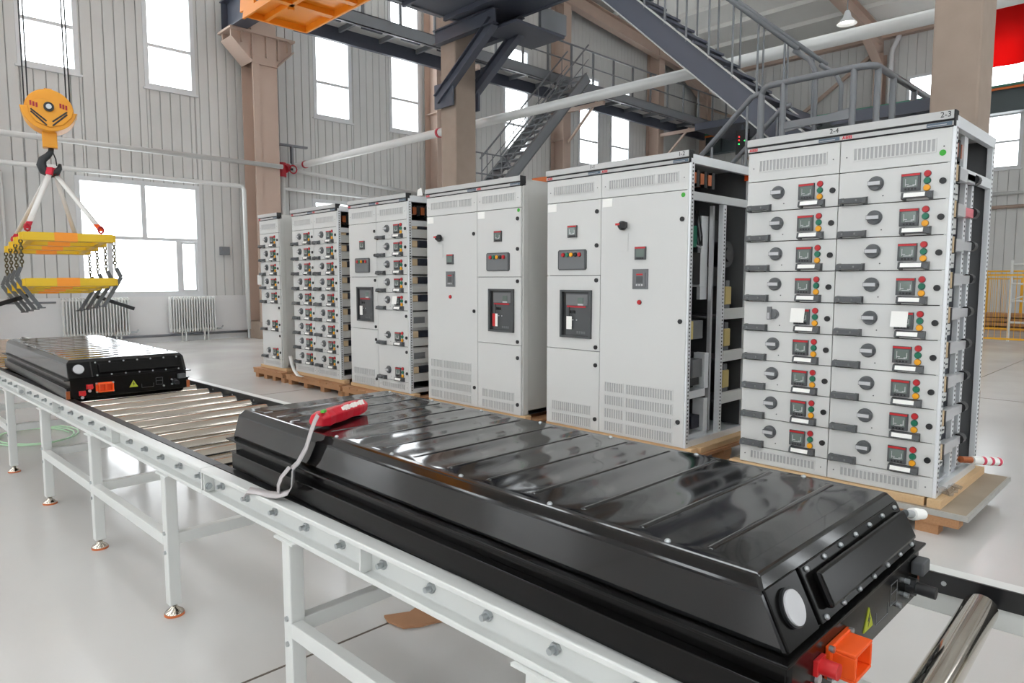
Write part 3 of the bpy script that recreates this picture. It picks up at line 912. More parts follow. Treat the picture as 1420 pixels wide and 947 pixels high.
pipe('heating_pipe', [(1.8, 17.05, .97), (3.25, 17.05, .97)], .02, 'thin heating pipe left of the radiators', 'greysteel')
pipe('heating_pipe', [(XW - .12, -6, 4.35), (XW - .12, 8, 4.35)], .06, 'upper beige pipe on the far side wall')
pipe('heating_pipe', [(XW - .12, -6, 3.9), (XW - .12, 8, 3.9)], .06, 'lower beige pipe on the far side wall', 'brown')
tag(MB().box(6.75, 6.95, 17.05, 17.2, 2.05, 2.25).build('junction_box', 'greysteel', None, .005), 'small grey junction box right of the wide window', 'box')

# ------------------------------------------------------------------ radiators
sec = MB(); sec.box(-.013, .013, -.07, .07, 0, .83)
secme = sec.mesh('radiator_section', ['white'])
for x0, n_, lb in ((3.33, 22, 'white column radiator below the spreader frames'), (5.46, 18, 'white column radiator right of the other one below the window')):
    t = thing('radiator', lb, 'radiator', (x0 + n_ * .03, 16.98, 0), 'radiators on the gable wall')
    for k in range(n_):
        inst('radiator_section', secme, t, (x0 + .02 + k * .059, 16.98, .22), 0.008)
    for z in (.27, 1.0):
        MB().cyl((x0, 16.98, z), (x0 + n_ * .059, 16.98, z), .03, 10).build('header_pipe', 'white', t)
    for xx in (x0 + .25, x0 + n_ * .059 - .3):
        MB().box(xx, xx + .03, 16.96, 17.0, 0, .25).build('foot', 'white', t)
        MB().box(xx + .09, xx + .12, 16.96, 17.0, 0, .25).build('foot', 'white', t)
    MB().tube([(x0 + n_ * .059, 16.98, .27), (x0 + n_ * .059 + .12, 16.98, .27), (x0 + n_ * .059 + .16, 16.95, .33)], .02, 8).build('valve', 'bolt', t)

# ------------------------------------------------------------------ conveyor (local: x across, y along)
SL = math.atan(0.029)
cv = thing('roller_conveyor', 'long white roller conveyor carrying the black battery packs', 'conveyor', (1.082, 0, 0), rotz=SL, local=True)
CW = 0.836
mods = [(-1.6, 2.69), (2.694, 5.9), (5.904, 10.45)]
leg_v = [-1.18, -.11, .96, 2.03, 3.1, 4.17, 5.24, 6.31, 7.38, 8.45, 9.9]
roll_v = [.315 + .207 * k for k in range(-8, 49)]
def channel(side):
    # side -1: near (flanges to -x), +1 far
    s0 = 0 if side < 0 else CW
    d = side
    w = .052
    return [(s0, .633), (s0 + d * w, .633), (s0 + d * w, .650), (s0 + d * (w - .008), .650), (s0 + d * (w - .008), .642), (s0 + d * .008, .642), (s0 + d * .008, .727),
            (s0 + d * (w - .008), .727), (s0 + d * (w - .008), .718), (s0 + d * w, .718), (s0 + d * w, .735), (s0, .735)]
hexb = MB(); hexb.cyl((0, 0, 0), (-.010, 0, 0), .014, 6, 0, None, False); hexb.cyl((-.010, 0, 0), (-.026, 0, 0), .008, 8)
hexme = hexb.mesh('axle_bolt', ['bolt'])
bigb = MB(); bigb.cyl((0, 0, 0), (0, -.010, 0), .011, 6, 0, None, False); bigb.cyl((0, 0.001, 0), (0, -.002, 0), .014, 12)
bigme = bigb.mesh('joint_bolt', ['bolt'])
dot = MB(); dot.cyl((0, 0, 0), (-.002, 0, 0), .006, 8)
dotme = dot.mesh('guide_screw', ['bolt'])
for i, (a, b) in enumerate(mods):
    n_rail = MB().prism(channel(-1), 'y', a, b).build('side_rail', 'white', cv, 0.0035)
    f_rail = MB().prism(channel(1), 'y', a, b).build('side_rail', 'white', cv, 0.0035)
    MB().box(.001, .007, a, b, .690, .7335).box(.001, .036, a, b, .7335, .7365).build('guide_strip', 'black', cv)
    g = MB().box(CW - .008, CW - .001, a, b, .688, .737).build('guide_strip', 'black', cv)
    y = a + .2
    while y < b:
        inst('guide_screw', dotme, g, (CW - .0085, y, .715)); y += .3
    for v in roll_v:
        if a < v < b: inst('axle_bolt', hexme, n_rail, (-.008, v, .678))
for v in (.55, 1.62, 2.68, 2.704, 3.81, 4.95, 5.89, 5.914, 7.0, 8.1, 9.2):
    g = MB().box(-.046, -.008, v - .004, v + .004, .643, .726).build('gusset', 'white', cv)
    if abs(v - 2.68) < .01 or abs(v - 5.89) < .01:
        inst('joint_bolt', bigme, g, (-.030, v - .004, .665))
rm = MB(); rm.cyl((.025, 0, 0), (.775, 0, 0), .0355, 28)
rm.cyl((.775, 0, 0), (.783, 0, 0), .033, 20, 1); rm.cyl((.018, 0, 0), (.025, 0, 0), .030, 20, 1)
rm.cyl((.0, 0, 0), (CW, 0, 0), .009, 8, 1)
rollme = rm.mesh('roller', ['chrome', 'iron'])
for v in roll_v: inst('roller', rollme, cv, (0, v, .6975))
foot = MB(); foot.lathe([(0, .052), (.012, .052), (.014, .035), (.036, .018), (.040, .012), (.040, .010)], (0, 0, 0), 20, 0)
foot.cyl((0, 0, 0), (0, 0, .01), .041, 20, 1)
footme = foot.mesh('foot', ['chrome', 'rubber'])
legm = MB(); legm.box(-.025, .025, -.025, .025, .05, .626)
legme = legm.mesh('leg', ['white'])
topm = MB(); topm.box(-.033, .033, -.06, .06, .626, .633); topme = topm.mesh('top_plate', ['white'])
sb = MB(); sb.cyl((0, 0, 0), (-.006, 0, 0), .009, 8); sbme = sb.mesh('leg_bolt', ['bolt'])
for v in leg_v:
    for a in (-.03, CW + .03):
        lg = inst('leg', legme, cv, (a, v, 0), .004)
        inst('foot', footme, lg, (a, v, 0))
        inst('top_plate', topme, lg, (a, v, 0))
        if a < 0:
            for z in (.37, .285): inst('leg_bolt', sbme, lg, (a - .025, v, z))
    MB().box(-.011, CW + .011, v - .02, v + .02, .315, .365).build('cross_beam', 'white', cv, .003)
for v0, v1 in ((-1.18, -.11), (-.11, .96), (.96, 2.03), (3.1, 4.17), (4.17, 5.24), (6.31, 7.38), (7.38, 8.45)):
    for a in (-.036, CW + .036):
        MB().box(a - .02, a + .02, v0 + .025, v1 - .025, .312, .362).build('side_brace', 'white', cv, .003)

# ------------------------------------------------------------------ battery packs
def battery_pack(label, loc, rotz=0):
    t = thing('battery_pack', label, 'battery pack', loc, 'black battery packs on the conveyor', rotz=rotz, local=True)
    Ln = 2.18
    # lower tray
    tray = MB(); tray.prism([(-.325, 0), (.325, 0), (.333, .008), (.333, .112), (-.333, .112), (-.333, .008)], 'y', .015, Ln - .015)
    tray.build('tray', 'packside', t, .003)
    # lower side rails
    for sx in (-1, 1):
        m_ = MB(); m_.prism([(sx * .334, .002), (sx * .350, .002), (sx * .350, .062), (sx * .358, .066), (sx * .358, .070), (sx * .334, .070)], 'y', .02, Ln - .02)
        m_.build('side_channel', 'packside', t, .0015)
    # flange
    fl_ = MB(); fl_.box(-.364, .364, 0, Ln, .113, .119); fl_.build('flange', 'packside', t, .0015)
    # cover: bottom to top with rounded shoulder, sloped ends
    prof = [(.340, .1195, 0.012), (.336, .210, .057), (.318, .232, .074)]
    vs = []; fs = []
    for (hx, z, ins) in prof:
        vs += [(-hx, ins, z), (hx, ins, z), (hx, Ln - ins, z), (-hx, Ln - ins, z)]
    for i in range(len(prof) - 1):
        for k in range(4):
            fs.append((4 * i + k, 4 * i + (k + 1) % 4, 4 * i + 4 + (k + 1) % 4, 4 * i + 4 + k))
    fs.append((3, 2, 1, 0)); n_ = 4 * (len(prof) - 1); fs.append((n_, n_ + 1, n_ + 2, n_ + 3))
    cvm = MB().add(vs, fs, 0, False); cover = cvm.build('cover', 'packblack', t, .005)
    # gently corrugated top sheet
    vs = []; fs = []; xs_ = [-.300, -.285, -.15, 0, .15, .285, .300]; n1 = 156; y0_, y1_ = .110, 2.060
    for i in range(n1 + 1):
        y = y0_ + (y1_ - y0_) * i / n1
        for x in xs_:
            w_ = 0 if abs(x) > .29 else 1
            vs.append((x, y, .2321 + w_ * .0014 * (.5 - .5 * math.cos(2 * PI * (y - y0_) / .15))))
    for i in range(n1):
        for k in range(len(xs_) - 1):
            a = i * len(xs_) + k
            fs.append((a, a + 1, a + 1 + len(xs_), a + len(xs_)))
    inst('top_sheet', MB().add(vs, fs, 0, True).mesh('top_sheet', ['packblack']), cover, (0, 0, 0))
    # transverse beads on the cover
    bd = MB()
    N = 8; secs = []
    hw, hl, hh = .009, .285, .0022
    ring = []
    for k in range(24):
        a = 2 * PI * k / 24
        cx_ = hl - hw if math.cos(a) > 0 else -(hl - hw)
        ring.append((cx_ + hw * math.cos(a), hw * math.sin(a)))
    vs = [(x, y, 0) for x, y in ring] + [(x * .985, y * .6, hh * .75) for x, y in ring] + [(x * .97, y * .25, hh) for x, y in ring]
    fs = [(k, (k + 1) % 24, 24 + (k + 1) % 24, 24 + k) for k in range(24)] + [(24 + k, 24 + (k + 1) % 24, 48 + (k + 1) % 24, 48 + k) for k in range(24)] + [tuple(48 + k for k in range(24))]
    bd.add(vs, fs, 0, True); bdme = bd.mesh('bead', ['packblack'])
    for k in range(13):
        inst('bead', bdme, cover, (0, .185 + k * .150, .2331))
    # flat studs along the near edge and cover bolts
    st = MB(); st.lathe([(0, .005), (.004, .0045), (.006, .002), (.0065, 0)], (0, 0, 0), 10); stme = st.mesh('cover_stud', ['bolt'])
    for k in range(7):
        inst('cover_stud', stme, cover, (-.303, .26 + k * .30, .232)); inst('cover_stud', stme, cover, (.303, .26 + k * .30, .232))
    for k in range(4):
        MB().box(-.300, -.268, Ln - .10 - k * .105, Ln - .093 - k * .105, .2338, .2356).build('reflection_dash', 'cap', cover)  # white dashes paint the reflections on the bead ends
    # front end: sloped face runs from (y=.012,z=.12) to (y=.055,z=.205)
    def E(x, h, out=0.0):
        q = h
        y = .012 + .043 * (q - .12) / .085 ; z = q
        nx = (-.085, .043)  # outward normal (y,z)
        l = math.hypot(*nx)
        return (x, y + nx[0] / l * out, z + nx[1] / l * out)
    def plate(name, x0, x1, h0, h1, o0, o1, m, parent, bev=0.002):
        vs = [E(x0, h0, o0), E(x1, h0, o0), E(x1, h1, o0), E(x0, h1, o0), E(x0, h0, o1), E(x1, h0, o1), E(x1, h1, o1), E(x0, h1, o1)]
        return MB().add(vs, [(0, 1, 2, 3), (7, 6, 5, 4), (0, 4, 5, 1), (1, 5, 6, 2), (2, 6, 7, 3), (3, 7, 4, 0)]).build(name, m, parent, bev)
    ep = plate('end_plate', -.205, .318, .124, .213, 0, .006, 'packside', t)
    plate('end_cover', -.175, .300, .138, .196, .006, .022, 'packside', ep, .006)
    sb_ = MB(); sb_.lathe([(0, .006), (.004, .005), (.0052, .003), (.0052, 0)], (0, 0, 0), 10); sbm = sb_.mesh('end_bolt', ['bolt'])
    rx = math.atan2(.085, .043)
    for k in range(7):
        x = -.185 + k * .079
        inst('end_bolt', sbm, ep, E(x, .205, .006), rot=(rx, 0, 0))
        inst('end_bolt', sbm, ep, E(x, .130, .006), rot=(rx, 0, 0))
    plate('corner_block', -.335, -.215, .122, .214, 0, .004, 'packside', t)
    a = E(-.28, .172, .002); b = E(-.28, .172, .010)
    m_ = MB(); m_.cyl(a, b, .033, 28); cpo = m_.build('cap_ring', 'black', t)
    m_ = MB(); m_.cyl(b, E(-.28, .172, .014), .029, 28); m_.build('cap', 'cap', cpo)
    # tray end
    te = MB().box(-.333, .333, .006, .016, .004, .112).build('tray_end', 'packside', t, .001)
    m_ = MB()
    x, z = -.150, .058
    for (x0, x1, z0, z1) in ((x - .04, x + .04, z + .02, z + .026), (x - .04, x + .04, z - .026, z - .02), (x - .04, x - .034, z - .02, z + .02), (x + .034, x + .04, z - .02, z + .02)):
        m_.box(x0, x1, -.042, .006, z0, z1)
    m_.box(x - .034, x + .034, -.012, .006, z - .02, z + .02)
    m_.box(x - .05, x + .05, -.004, .006, z - .03, z + .03)
    m_.box(x - .006, x + .006, -.03, -.012, z - .02, z + .02)
    cn_ = m_.build('power_connector', 'orange', te, .002)
    for dx in (-1, 1):
        for dz in (-1, 1):
            m_ = MB(); m_.cyl((x + dx * .045, -.008, z + dz * .026), (x + dx * .045, 0, z + dz * .026), .006, 8); m_.build('connector_screw', 'bolt', te)
    for (px, pz) in ((-.232, .068), (-.272, .032)):
        m_ = MB(); m_.box(px - .018, px + .018, -.002, .006, pz - .014, pz + .014); m_.cyl((px, -.03, pz), (px, 0, pz), .014, 14); m_.build('plug', 'redplug', te, .001)
        m_ = MB(); m_.cyl((px, 0.0, pz - .026), (px, .006, pz - .026), .009, 10); m_.build('port_ring', 'cap', te)
    tri = MB(); tri.prism([(-.012, .04), (.038, .04), (.013, .084)], 'y', .004, .006); tr_ = tri.build('warning_label', 'warn', te)
    zg = MB(); zg.prism([(.016, .076), (.006, .058), (.013, .058), (.009, .046), (.021, .062), (.014, .062)], 'y', .0034, .004); zg.build('warning_symbol', 'black', tr_)
    o_ = MB()
    for (x0, x1, z0, z1) in ((.06, .13, .030, .031), (.06, .061, .03, .055), (.13, .131, .03, .055), (.145, .185, .04, .041), (.145, .146, .04, .085), (.185, .186, .04, .085), (.145, .185, .085, .086), (.145, .185, .065, .066)):
        o_.box(x0, x1, .005, .0062, z0, z1)
    o_.build('outline_marks', 'mgrey', te)
    m_ = MB(); m_.cyl((.26, .006, .05), (.26, -.05, .048), .013, 12); m_.cyl((.26, .0061, .05), (.26, -.012, .05), .019, 12); m_.build('round_connector', 'black', te)
    m_ = MB(); m_.box(.275, .325, -.02, .006, .07, .10); m_.build('signal_connector', 'dgrey', te, .004)
    for (px, pz) in ((.24, .035), (.28, .035), (.24, .066), (.19, .03)):
        m_ = MB(); m_.cyl((px, -.003, pz), (px, .006, pz), .006, 8); m_.build('end_screw', 'bolt', te)
    for sx in (-1, 1):
        MB().box(sx * .345 - .010, sx * .345 + .010, .008, .02, 0.003, .05).build('corner_bracket', 'copper', t)
    return t
battery_pack('large glossy black battery pack in the foreground on the conveyor', (1.385, .43, .7385))
battery_pack('black battery pack farther along the conveyor with orange connector facing', (1.289, 4.765, .7385), 0.0)

# ------------------------------------------------------------------ red rolled bag with strap
t = thing('red_sling_bag', 'red vinyl roll with grey strap lying on the foreground pack', 'bag', (1.22, 2.09, .974))
p0 = Vector((1.085, 2.025, 1.000)); p1 = Vector((1.345, 2.165, 1.000))
m_ = MB(); d = (p1 - p0).normalized(); sd = Vector((-d.y, d.x, 0))
pr = [(-.030, -.022), (.024, -.024), (.034, -.004), (.024, .022), (-.012, .028), (-.034, .010)]
secs = 9; vs = []
for i in range(secs):
    q = i / (secs - 1); k = 1.0 if 0 < i < secs - 1 else .8
    c = p0.lerp(p1, q)
    wob = 1 + .05 * math.sin(i * 2.3)
    for (a, b) in pr: vs.append(c + sd * (a * k * wob) + Vector((0, 0, b * k * wob)))
fs = [tuple(range(5, -1, -1)), tuple(range((secs - 1) * 6, secs * 6))]
for i in range(secs - 1):
    for k in range(6): fs.append((i * 6 + k, i * 6 + (k + 1) % 6, i * 6 + 6 + (k + 1) % 6, i * 6 + 6 + k))
m_.add(vs, fs, 0, False); rb = m_.build('roll', 'redbag', t, .004)
for i in range(9):
    q = .42 + i * .055
    c = p0.lerp(p1, q); n2 = (-sd * .85 + Vector((0, 0, .55))).normalized()
    up = (sd * .45 + Vector((0, 0, .9))).normalized()
    cc = c - sd * .026 + Vector((0, 0, .0205))
    MB().bar(cc - d * .0055, cc + d * .0055, .004, .018 if i % 3 else .013, 0, tuple(up)).build('white_print', 'paper', rb)
m_ = MB(); cc = p0 + Vector((.012, .0, .030)); m_.bar(cc - d * .004 - sd * .015, cc + d * .018 - sd * .01, .012, .008); m_.build('clip', 'greenclip', t)
def strap(pts, w, nm):
    return MB().ribbon(pts, w, .003).build(nm, 'strap', t)
strap([(1.085, 2.01, 1.022), (1.055, 1.975, 1.012), (1.03, 1.955, .985), (1.022, 1.975, .93), (1.016, 2.02, .875), (1.012, 2.055, .85)], (.016, .045, 0), 'strap')
strap([(1.012, 2.07, .852), (1.004, 2.115, .81), (1.0, 2.13, .78), (.995, 2.12, .758)], (.004, .026, 0), 'strap_loop')
strap([(1.013, 2.045, .852), (1.006, 2.04, .80), (1.0, 2.06, .772), (.992, 2.115, .752), (.985, 2.17, .744), (.975, 2.235, .742), (.958, 2.268, .742), (.950, 2.275, .728), (.949, 2.285, .715)], (.026, .030, .008), 'strap_end')

# ------------------------------------------------------------------ switchgear cabinets
XF = 4.47
XB = 5.42
ZB, ZT = 0.19, 2.39
def fm(name, fn, mats):
    b = MB(); fn(b); return b.mesh(name, mats)
def f_knob(b):
    b.cyl((0, 0, 0), (-.012, 0, 0), .043, 24, 0)
    b.cyl((-.012, 0, 0), (-.020, 0, 0), .041, 24, 0, .036)
    b.box(-.034, -.019, -.036, .039, -.013, .013, 0)
    b.box(-.0355, -.034, -.030, .037, -.0105, .0105, 1)
knob_me = fm('rotary_knob', f_knob, ['knobgrey', 'cap'])
def f_knob2(b):
    b.cyl((0, 0, 0), (-.012, 0, 0), .034, 20, 0)
    b.cyl((-.012, 0, 0), (-.030, 0, 0), .031, 20, 0, .026)
    b.box(-.044, -.028, .004, .030, -.036, .050, 0)
    b.box(-.0455, -.044, .012, .026, -.03, .01, 1)
knob2_me = fm('rotary_knob', f_knob2, ['mgrey', 'cap'])
def f_meter(b):
    b.box(-.014, 0, -.05, .05, -.05, .05, 0)
    b.box(-.016, -.014, -.048, .048, .036, .048, 1)
    b.box(-.0155, -.014, -.038, .038, -.028, .032, 2)
    for k in range(4): b.box(-.0165, -.014, -.032 + k * .017, -.022 + k * .017, -.044, -.034, 3)
meter_me = fm('meter', f_meter, ['dgrey', 'red', 'screen', 'black'])
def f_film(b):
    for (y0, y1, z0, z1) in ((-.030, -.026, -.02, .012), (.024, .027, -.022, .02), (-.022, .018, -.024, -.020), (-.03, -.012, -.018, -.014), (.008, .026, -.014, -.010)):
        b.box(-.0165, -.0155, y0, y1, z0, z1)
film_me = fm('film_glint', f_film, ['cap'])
def mk_btn(mn):
    def f(b):
        b.cyl((0, 0, 0), (-.005, 0, 0), .0195, 16, 1); b.cyl((-.005, 0, 0), (-.013, 0, 0), .0185, 16, 0, .016)
    return fm('button', f, [mn, 'dgrey'])
btn = {k: mk_btn(k) for k in ('red', 'green', 'yellow', 'black')}
lock_me = fm('lock', lambda b: b.cyl((0, 0, 0), (-.01, 0, 0), .0175, 14), ['black'])
def f_handle(b):
    b.prism([(-.044, -.012), (-.036, .018), (0, .022), (0, .008), (-.030, .004), (-.033, -.016)], 'y', -.06, .078, 0)
    b.prism([(-.044, -.016), (-.036, .018), (0, .024), (0, -.024)], 'y', -.078, -.058, 0)
    b.prism([(-.044, -.016), (-.036, .018), (0, .024), (0, -.024)], 'y', .060, .078, 0)
def f_handle_a(b):
    f_handle(b)
    b.box(-.0455, -.042, .045, .055, -.004, .008, 1); b.box(-.0455, -.042, -.03, -.02, -.004, .008, 1)
def f_handle_b(b):
    f_handle(b)
    b.add([(-.0445, -.045, -.008), (-.0445, .065, -.008), (-.0375, .065, .016), (-.0375, -.045, .016)], [(0, 1, 2, 3)], 1)
handleA_me = fm('handle', f_handle_a, ['dgrey', 'mgrey'])
handleB_me = fm('handle', f_handle_b, ['dgrey', 'paper'])
screw_me = fm('screw', lambda b: b.cyl((0, 0, 0), (-.002, 0, 0), .004, 8), ['dgrey'])
plate_me = fm('button_plate', lambda b: b.box(-.002, 0, -.017, .017, -.062, .062), ['cab'])
def f_panel5(b):
    r = .012
    b.prism([(-.155 + r, -.085), (.155 - r, -.085), (.155, -.085 + r), (.155, .085 - r), (.155 - r, .085), (-.155 + r, .085), (-.155, .085 - r), (-.155, -.085 + r)], 'x', -.014, 0, 0)
    b.prism([(-.14, -.075), (.14, -.075), (.14, .075), (-.14, .075)], 'x', -.017, -.0141, 1)
panel5_me = fm('control_panel', f_panel5, ['dgrey', 'mgrey'])
def f_breaker(b):
    W2, H2 = .17, .203
    for (y0, y1, z0, z1) in ((-W2, W2, H2 - .018, H2), (-W2, W2, -H2, -H2 + .018), (-W2, -W2 + .022, -H2 + .018, H2 - .018), (W2 - .022, W2, -H2 + .018, H2 - .018)):
        b.box(-.022, 0, y0, y1, z0, z1, 0)
    b.box(-.004, 0, -W2, W2, -H2, H2, 1)
    b.box(-.012, -.004, -.14, .105, -.18, .175, 2)
    b.box(-.016, -.012, -.135, .10, .075, .165, 3)
    b.box(-.018, -.012, -.115, .09, .055, .070, 4)
    b.box(-.019, -.016, -.09, -.03, .09, .14, 5)
    b.box(-.019, -.016, -.09, -.03, .075, .088, 6)
    for k in range(3): b.box(-.016, -.012, .0 + k * .025, .018 + k * .025, .005, .03, 1)
    for k in range(4): b.box(-.015, -.012, -.11 + k * .025, -.092 + k * .025, -.165, -.145, 3)
    b.box(-.016, -.012, -.02, -.01, -.055, -.045, 6); b.box(-.016, -.012, .02, .035, -.055, -.045, 6)
breaker_me = fm('circuit_breaker', f_breaker, ['dgrey', 'black', 'dgrey', 'mgrey', 'redpaint', 'screen', 'cap'])
def f_tagw(b):
    b.box(-.03, -.028, -.03, .03, -.13, -.02, 0); b.box(-.029, -.0275, -.004, .004, -.03, .06, 1)
tagw_me = fm('hang_tag', f_tagw, ['paper', 'black'])
def f_tagr(b):
    b.box(-.03, -.028, .0, .042, -.15, -.03, 2); b.box(-.032, -.03, -.03, .002, -.15, -.03, 0); b.box(-.029, -.0275, -.004, .004, -.03, .06, 1)
tagr_me = fm('hang_tag', f_tagr, ['paper', 'black', 'redplug'])
def f_relay(b):
    b.box(-.006, 0, -.072, .072, -.078, .078, 0); b.box(-.014, -.006, -.05, .05, -.058, .05, 0)
    b.box(-.0155, -.014, -.03, .03, -.03, .022, 1); b.box(-.0155, -.014, -.03, .03, .03, .042, 2)
    for k in range(3): b.box(-.0155, -.014, -.03 + k * .024, -.016 + k * .024, -.052, -.04, 3)
relay_me = fm('protection_relay', f_relay, ['mgrey', 'dgrey', 'red', 'cap'])
def f_rot(b):
    b.cyl((0, 0, 0), (-.025, 0, 0), .036, 18, 0); b.cyl((-.025, 0, 0), (-.05, 0, 0), .03, 18, 0, .022)
    b.box(-.05, -.03, -.06, .0, -.022, .022, 0); b.box(-.052, -.028, .002, .042, .002, .018, 1)
rot_me = fm('main_switch', f_rot, ['black', 'redplug'])
card_me = fm('label_card', lambda b: b.box(-.002, 0, -.05, .05, -.032, .032), ['paper'])
slip_me = fm('paper_slip', lambda b: b.box(-.002, 0, -.07, .07, -.07, .07), ['cab'])
slipw_me = fm('paper_slip', lambda b: b.prism([(-.03, -.045), (-.03, -.043), (-.012, .047), (-.014, .047)], 'y', -.045, .045), ['paper'])
stick_me = fm('sticker', lambda b: b.cyl((0, 0, 0), (-.0015, 0, 0), .017, 18), ['sticker'])
vent_cache = {}
def vent_mesh(w, h):
    k = (round(w, 3), round(h, 3))
    if k not in vent_cache:
        b = MB()
        b.box(-.0015, 0, -w / 2, w / 2, -h / 2, h / 2, 0)
        n = max(4, int(w / .022)); p = w / n
        for i in range(n + 1):
            y = -w / 2 + i * p
            b.box(-.005, -.0015, y - p * .17, y + p * .17, -h / 2, h / 2, 1)
        for z in (-h / 2, h / 2): b.box(-.005, -.0015, -w / 2 - .004, w / 2 + .004, z - .003, z + .003, 1)
        vent_cache[k] = b.mesh('vent_grille', ['ventbg', 'cab'])
    return vent_cache[k]
panel_cache = {}
def front_panel(name, cab, y0, y1, z0, z1, g=.0025):
    k = (round(y1 - y0, 3), round(z1 - z0, 3))
    if k not in panel_cache:
        b = MB(); w, h = k; b.box(0, .02, -w / 2 + g, w / 2 - g, -h / 2 + g, h / 2 - g)
        panel_cache[k] = b.mesh(name, ['cab'])
    return inst(name, panel_cache[k], cab, (XF, (y0 + y1) / 2, (z0 + z1) / 2), .002)
def put(name, me, par, y, z, x=XF): return inst(name, me, par, (x, y, z))
def vent(par, ya, yb, za, zb): return put('vent_grille', vent_mesh(abs(yb - ya), abs(zb - za)), par, (ya + yb) / 2, (za + zb) / 2)

def drawer(cab, y0, y1, z0, z1, knob=None, slip=False, film=True):
    d_ = front_panel('drawer', cab, y0, y1, z0, z1)
    put('rotary_knob', knob or knob_me, d_, y1 - .215, z0 + .117)
    put('meter', meter_me, d_, y0 + .197, z0 + .106)
    if film: put('film_glint', film_me, d_, y0 + .197, z0 + .106)
    for c, dz in (('red', .148), ('green', .108), ('yellow', .068)): put('button', btn[c], d_, y0 + .114, z0 + dz)
    put('lock', lock_me, d_, y0 + .036, z0 + .10)
    if z1 - z0 > .3: put('lock', lock_me, d_, y0 + .036, z1 - .06)
    put('handle', handleA_me, d_, y1 - .094, z0 + .022)
    put('handle', handleB_me, d_, y0 + .158, z0 + .027)
    put('screw', screw_me, d_, y0 + .345, z0 + .043)
    if slip: put('paper_slip', slipw_me, d_, y0 + .215, z0 + .115, XF - .012)
    return d_

def drawer_column(cab, y0, y1, zs, slips=(), knob2=()):
    for i, (hi, lo) in enumerate(zip(zs, zs[1:])):
        drawer(cab, y0, y1, lo, hi, knob2_me if i in knob2 else None, i in slips)
    kp = front_panel('kick_panel', cab, y0, y1, ZB, zs[-1])
    vent(kp, y0 + .08, y1 - .08, ZB + .035, zs[-1] - .03)
    for yy in (y0 + .04, y1 - .04): put('screw', screw_me, kp, yy, (ZB + zs[-1]) / 2)

def vent_door(cab, y0, y1, two=False, sticker=False):
    d_ = front_panel('vent_door', cab, y0, y1, 2.11, 2.303)
    w = y1 - y0
    if not two: vent(d_, y0 + .08, y1 - .08, 2.175, 2.248)
    else:
        vent(d_, y0 + w * .11, y0 + w * .33, 2.175, 2.245); vent(d_, y0 + w * .375, y1 - w * .10, 2.175, 2.245)
    for yy in (y0 + .04, y1 - .04): put('screw', screw_me, d_, yy, 2.2)
    if sticker: put('sticker', stick_me, d_, y0 + .045, 2.165)
    return d_

def header(cab, y0, y1, splits, texts):
    MB().box(XF - .018, XF + .03, y0 - .004, y1 + .004, 2.344, ZT).build('header_cap', 'header', cab, .002)
    MB().box(XF - .006, XF + .03, y0 - .003, y1 + .003, 2.332, 2.344).build('header_gap', 'slot', cab)
    hp = MB().box(XF - .010, XF + .03, y0 - .002, y1 + .002, 2.309, 2.332).build('header_strip', 'header', cab)
    MB().box(XF - .002, XF + .03, y0, y1, 2.302, 2.309).build('header_gap', 'slot', cab)
    MB().box(XF - .018, XF + .05, y0 - .012, y0 - .005, 2.305, ZT).build('header_end', 'slot', cab)
    ys = [y0] + list(splits) + [y1]
    for a, b in zip(ys, ys[1:]):
        MB().box(XF - .0115, XF - .010, a + .004, a + .13, 2.310, 2.331).build('type_plate', 'blueplate', hp)
        MB().box(XF - .0115, XF - .010, b - .075, b - .004, 2.310, 2.331).build('logo_plate', 'header', hp)
        inst('logo', logo_me, hp, (XF - .0125, b - .04, 2.3205))
        pt = MB().bar((XF - .0125, a + .125, 2.318), (XF - .0125, a + .03, 2.318), .0006, .0035); pt.build('plate_print', 'header', hp)
    for (yy, me) in texts: inst('section_number', me, cab, (XF - .0192, yy, 2.368))
def logo_mesh():
    b = MB(); h = .0095
    def pr(poly): b.prism([(-u, v) for u, v in poly], 'x', -.0008, .0008)
    o = -.0195
    pr([(o - .0085, -h), (o - .004, -h), (o + .0015, h), (o - .0025, h)]); pr([(o + .0085, -h), (o + .004, -h), (o - .0015, h), (o + .0025, h)])
    pr([(o - .005, -.0055), (o + .005, -.0055), (o + .004, -.002), (o - .004, -.002)])
    for o in (0, .0195):
        pr([(o - .008, -h), (o - .0035, -h), (o - .0035, h), (o - .008, h)])
        for z0, z1 in ((-h, -h + .0036), (-.0018, .0018), (h - .0036, h)): pr([(o - .0035, z0), (o + .0055, z0), (o + .0055, z1), (o - .0035, z1)])
        for z0, z1 in ((-h, -.0002), (.0002, h)): pr([(o + .0045, z0), (o + .007, z0), (o + .0085, z0 + .002), (o + .0085, z1 - .002), (o + .007, z1), (o + .0045, z1)])
    return b.mesh('logo', ['logo'])
logo_me = logo_mesh()

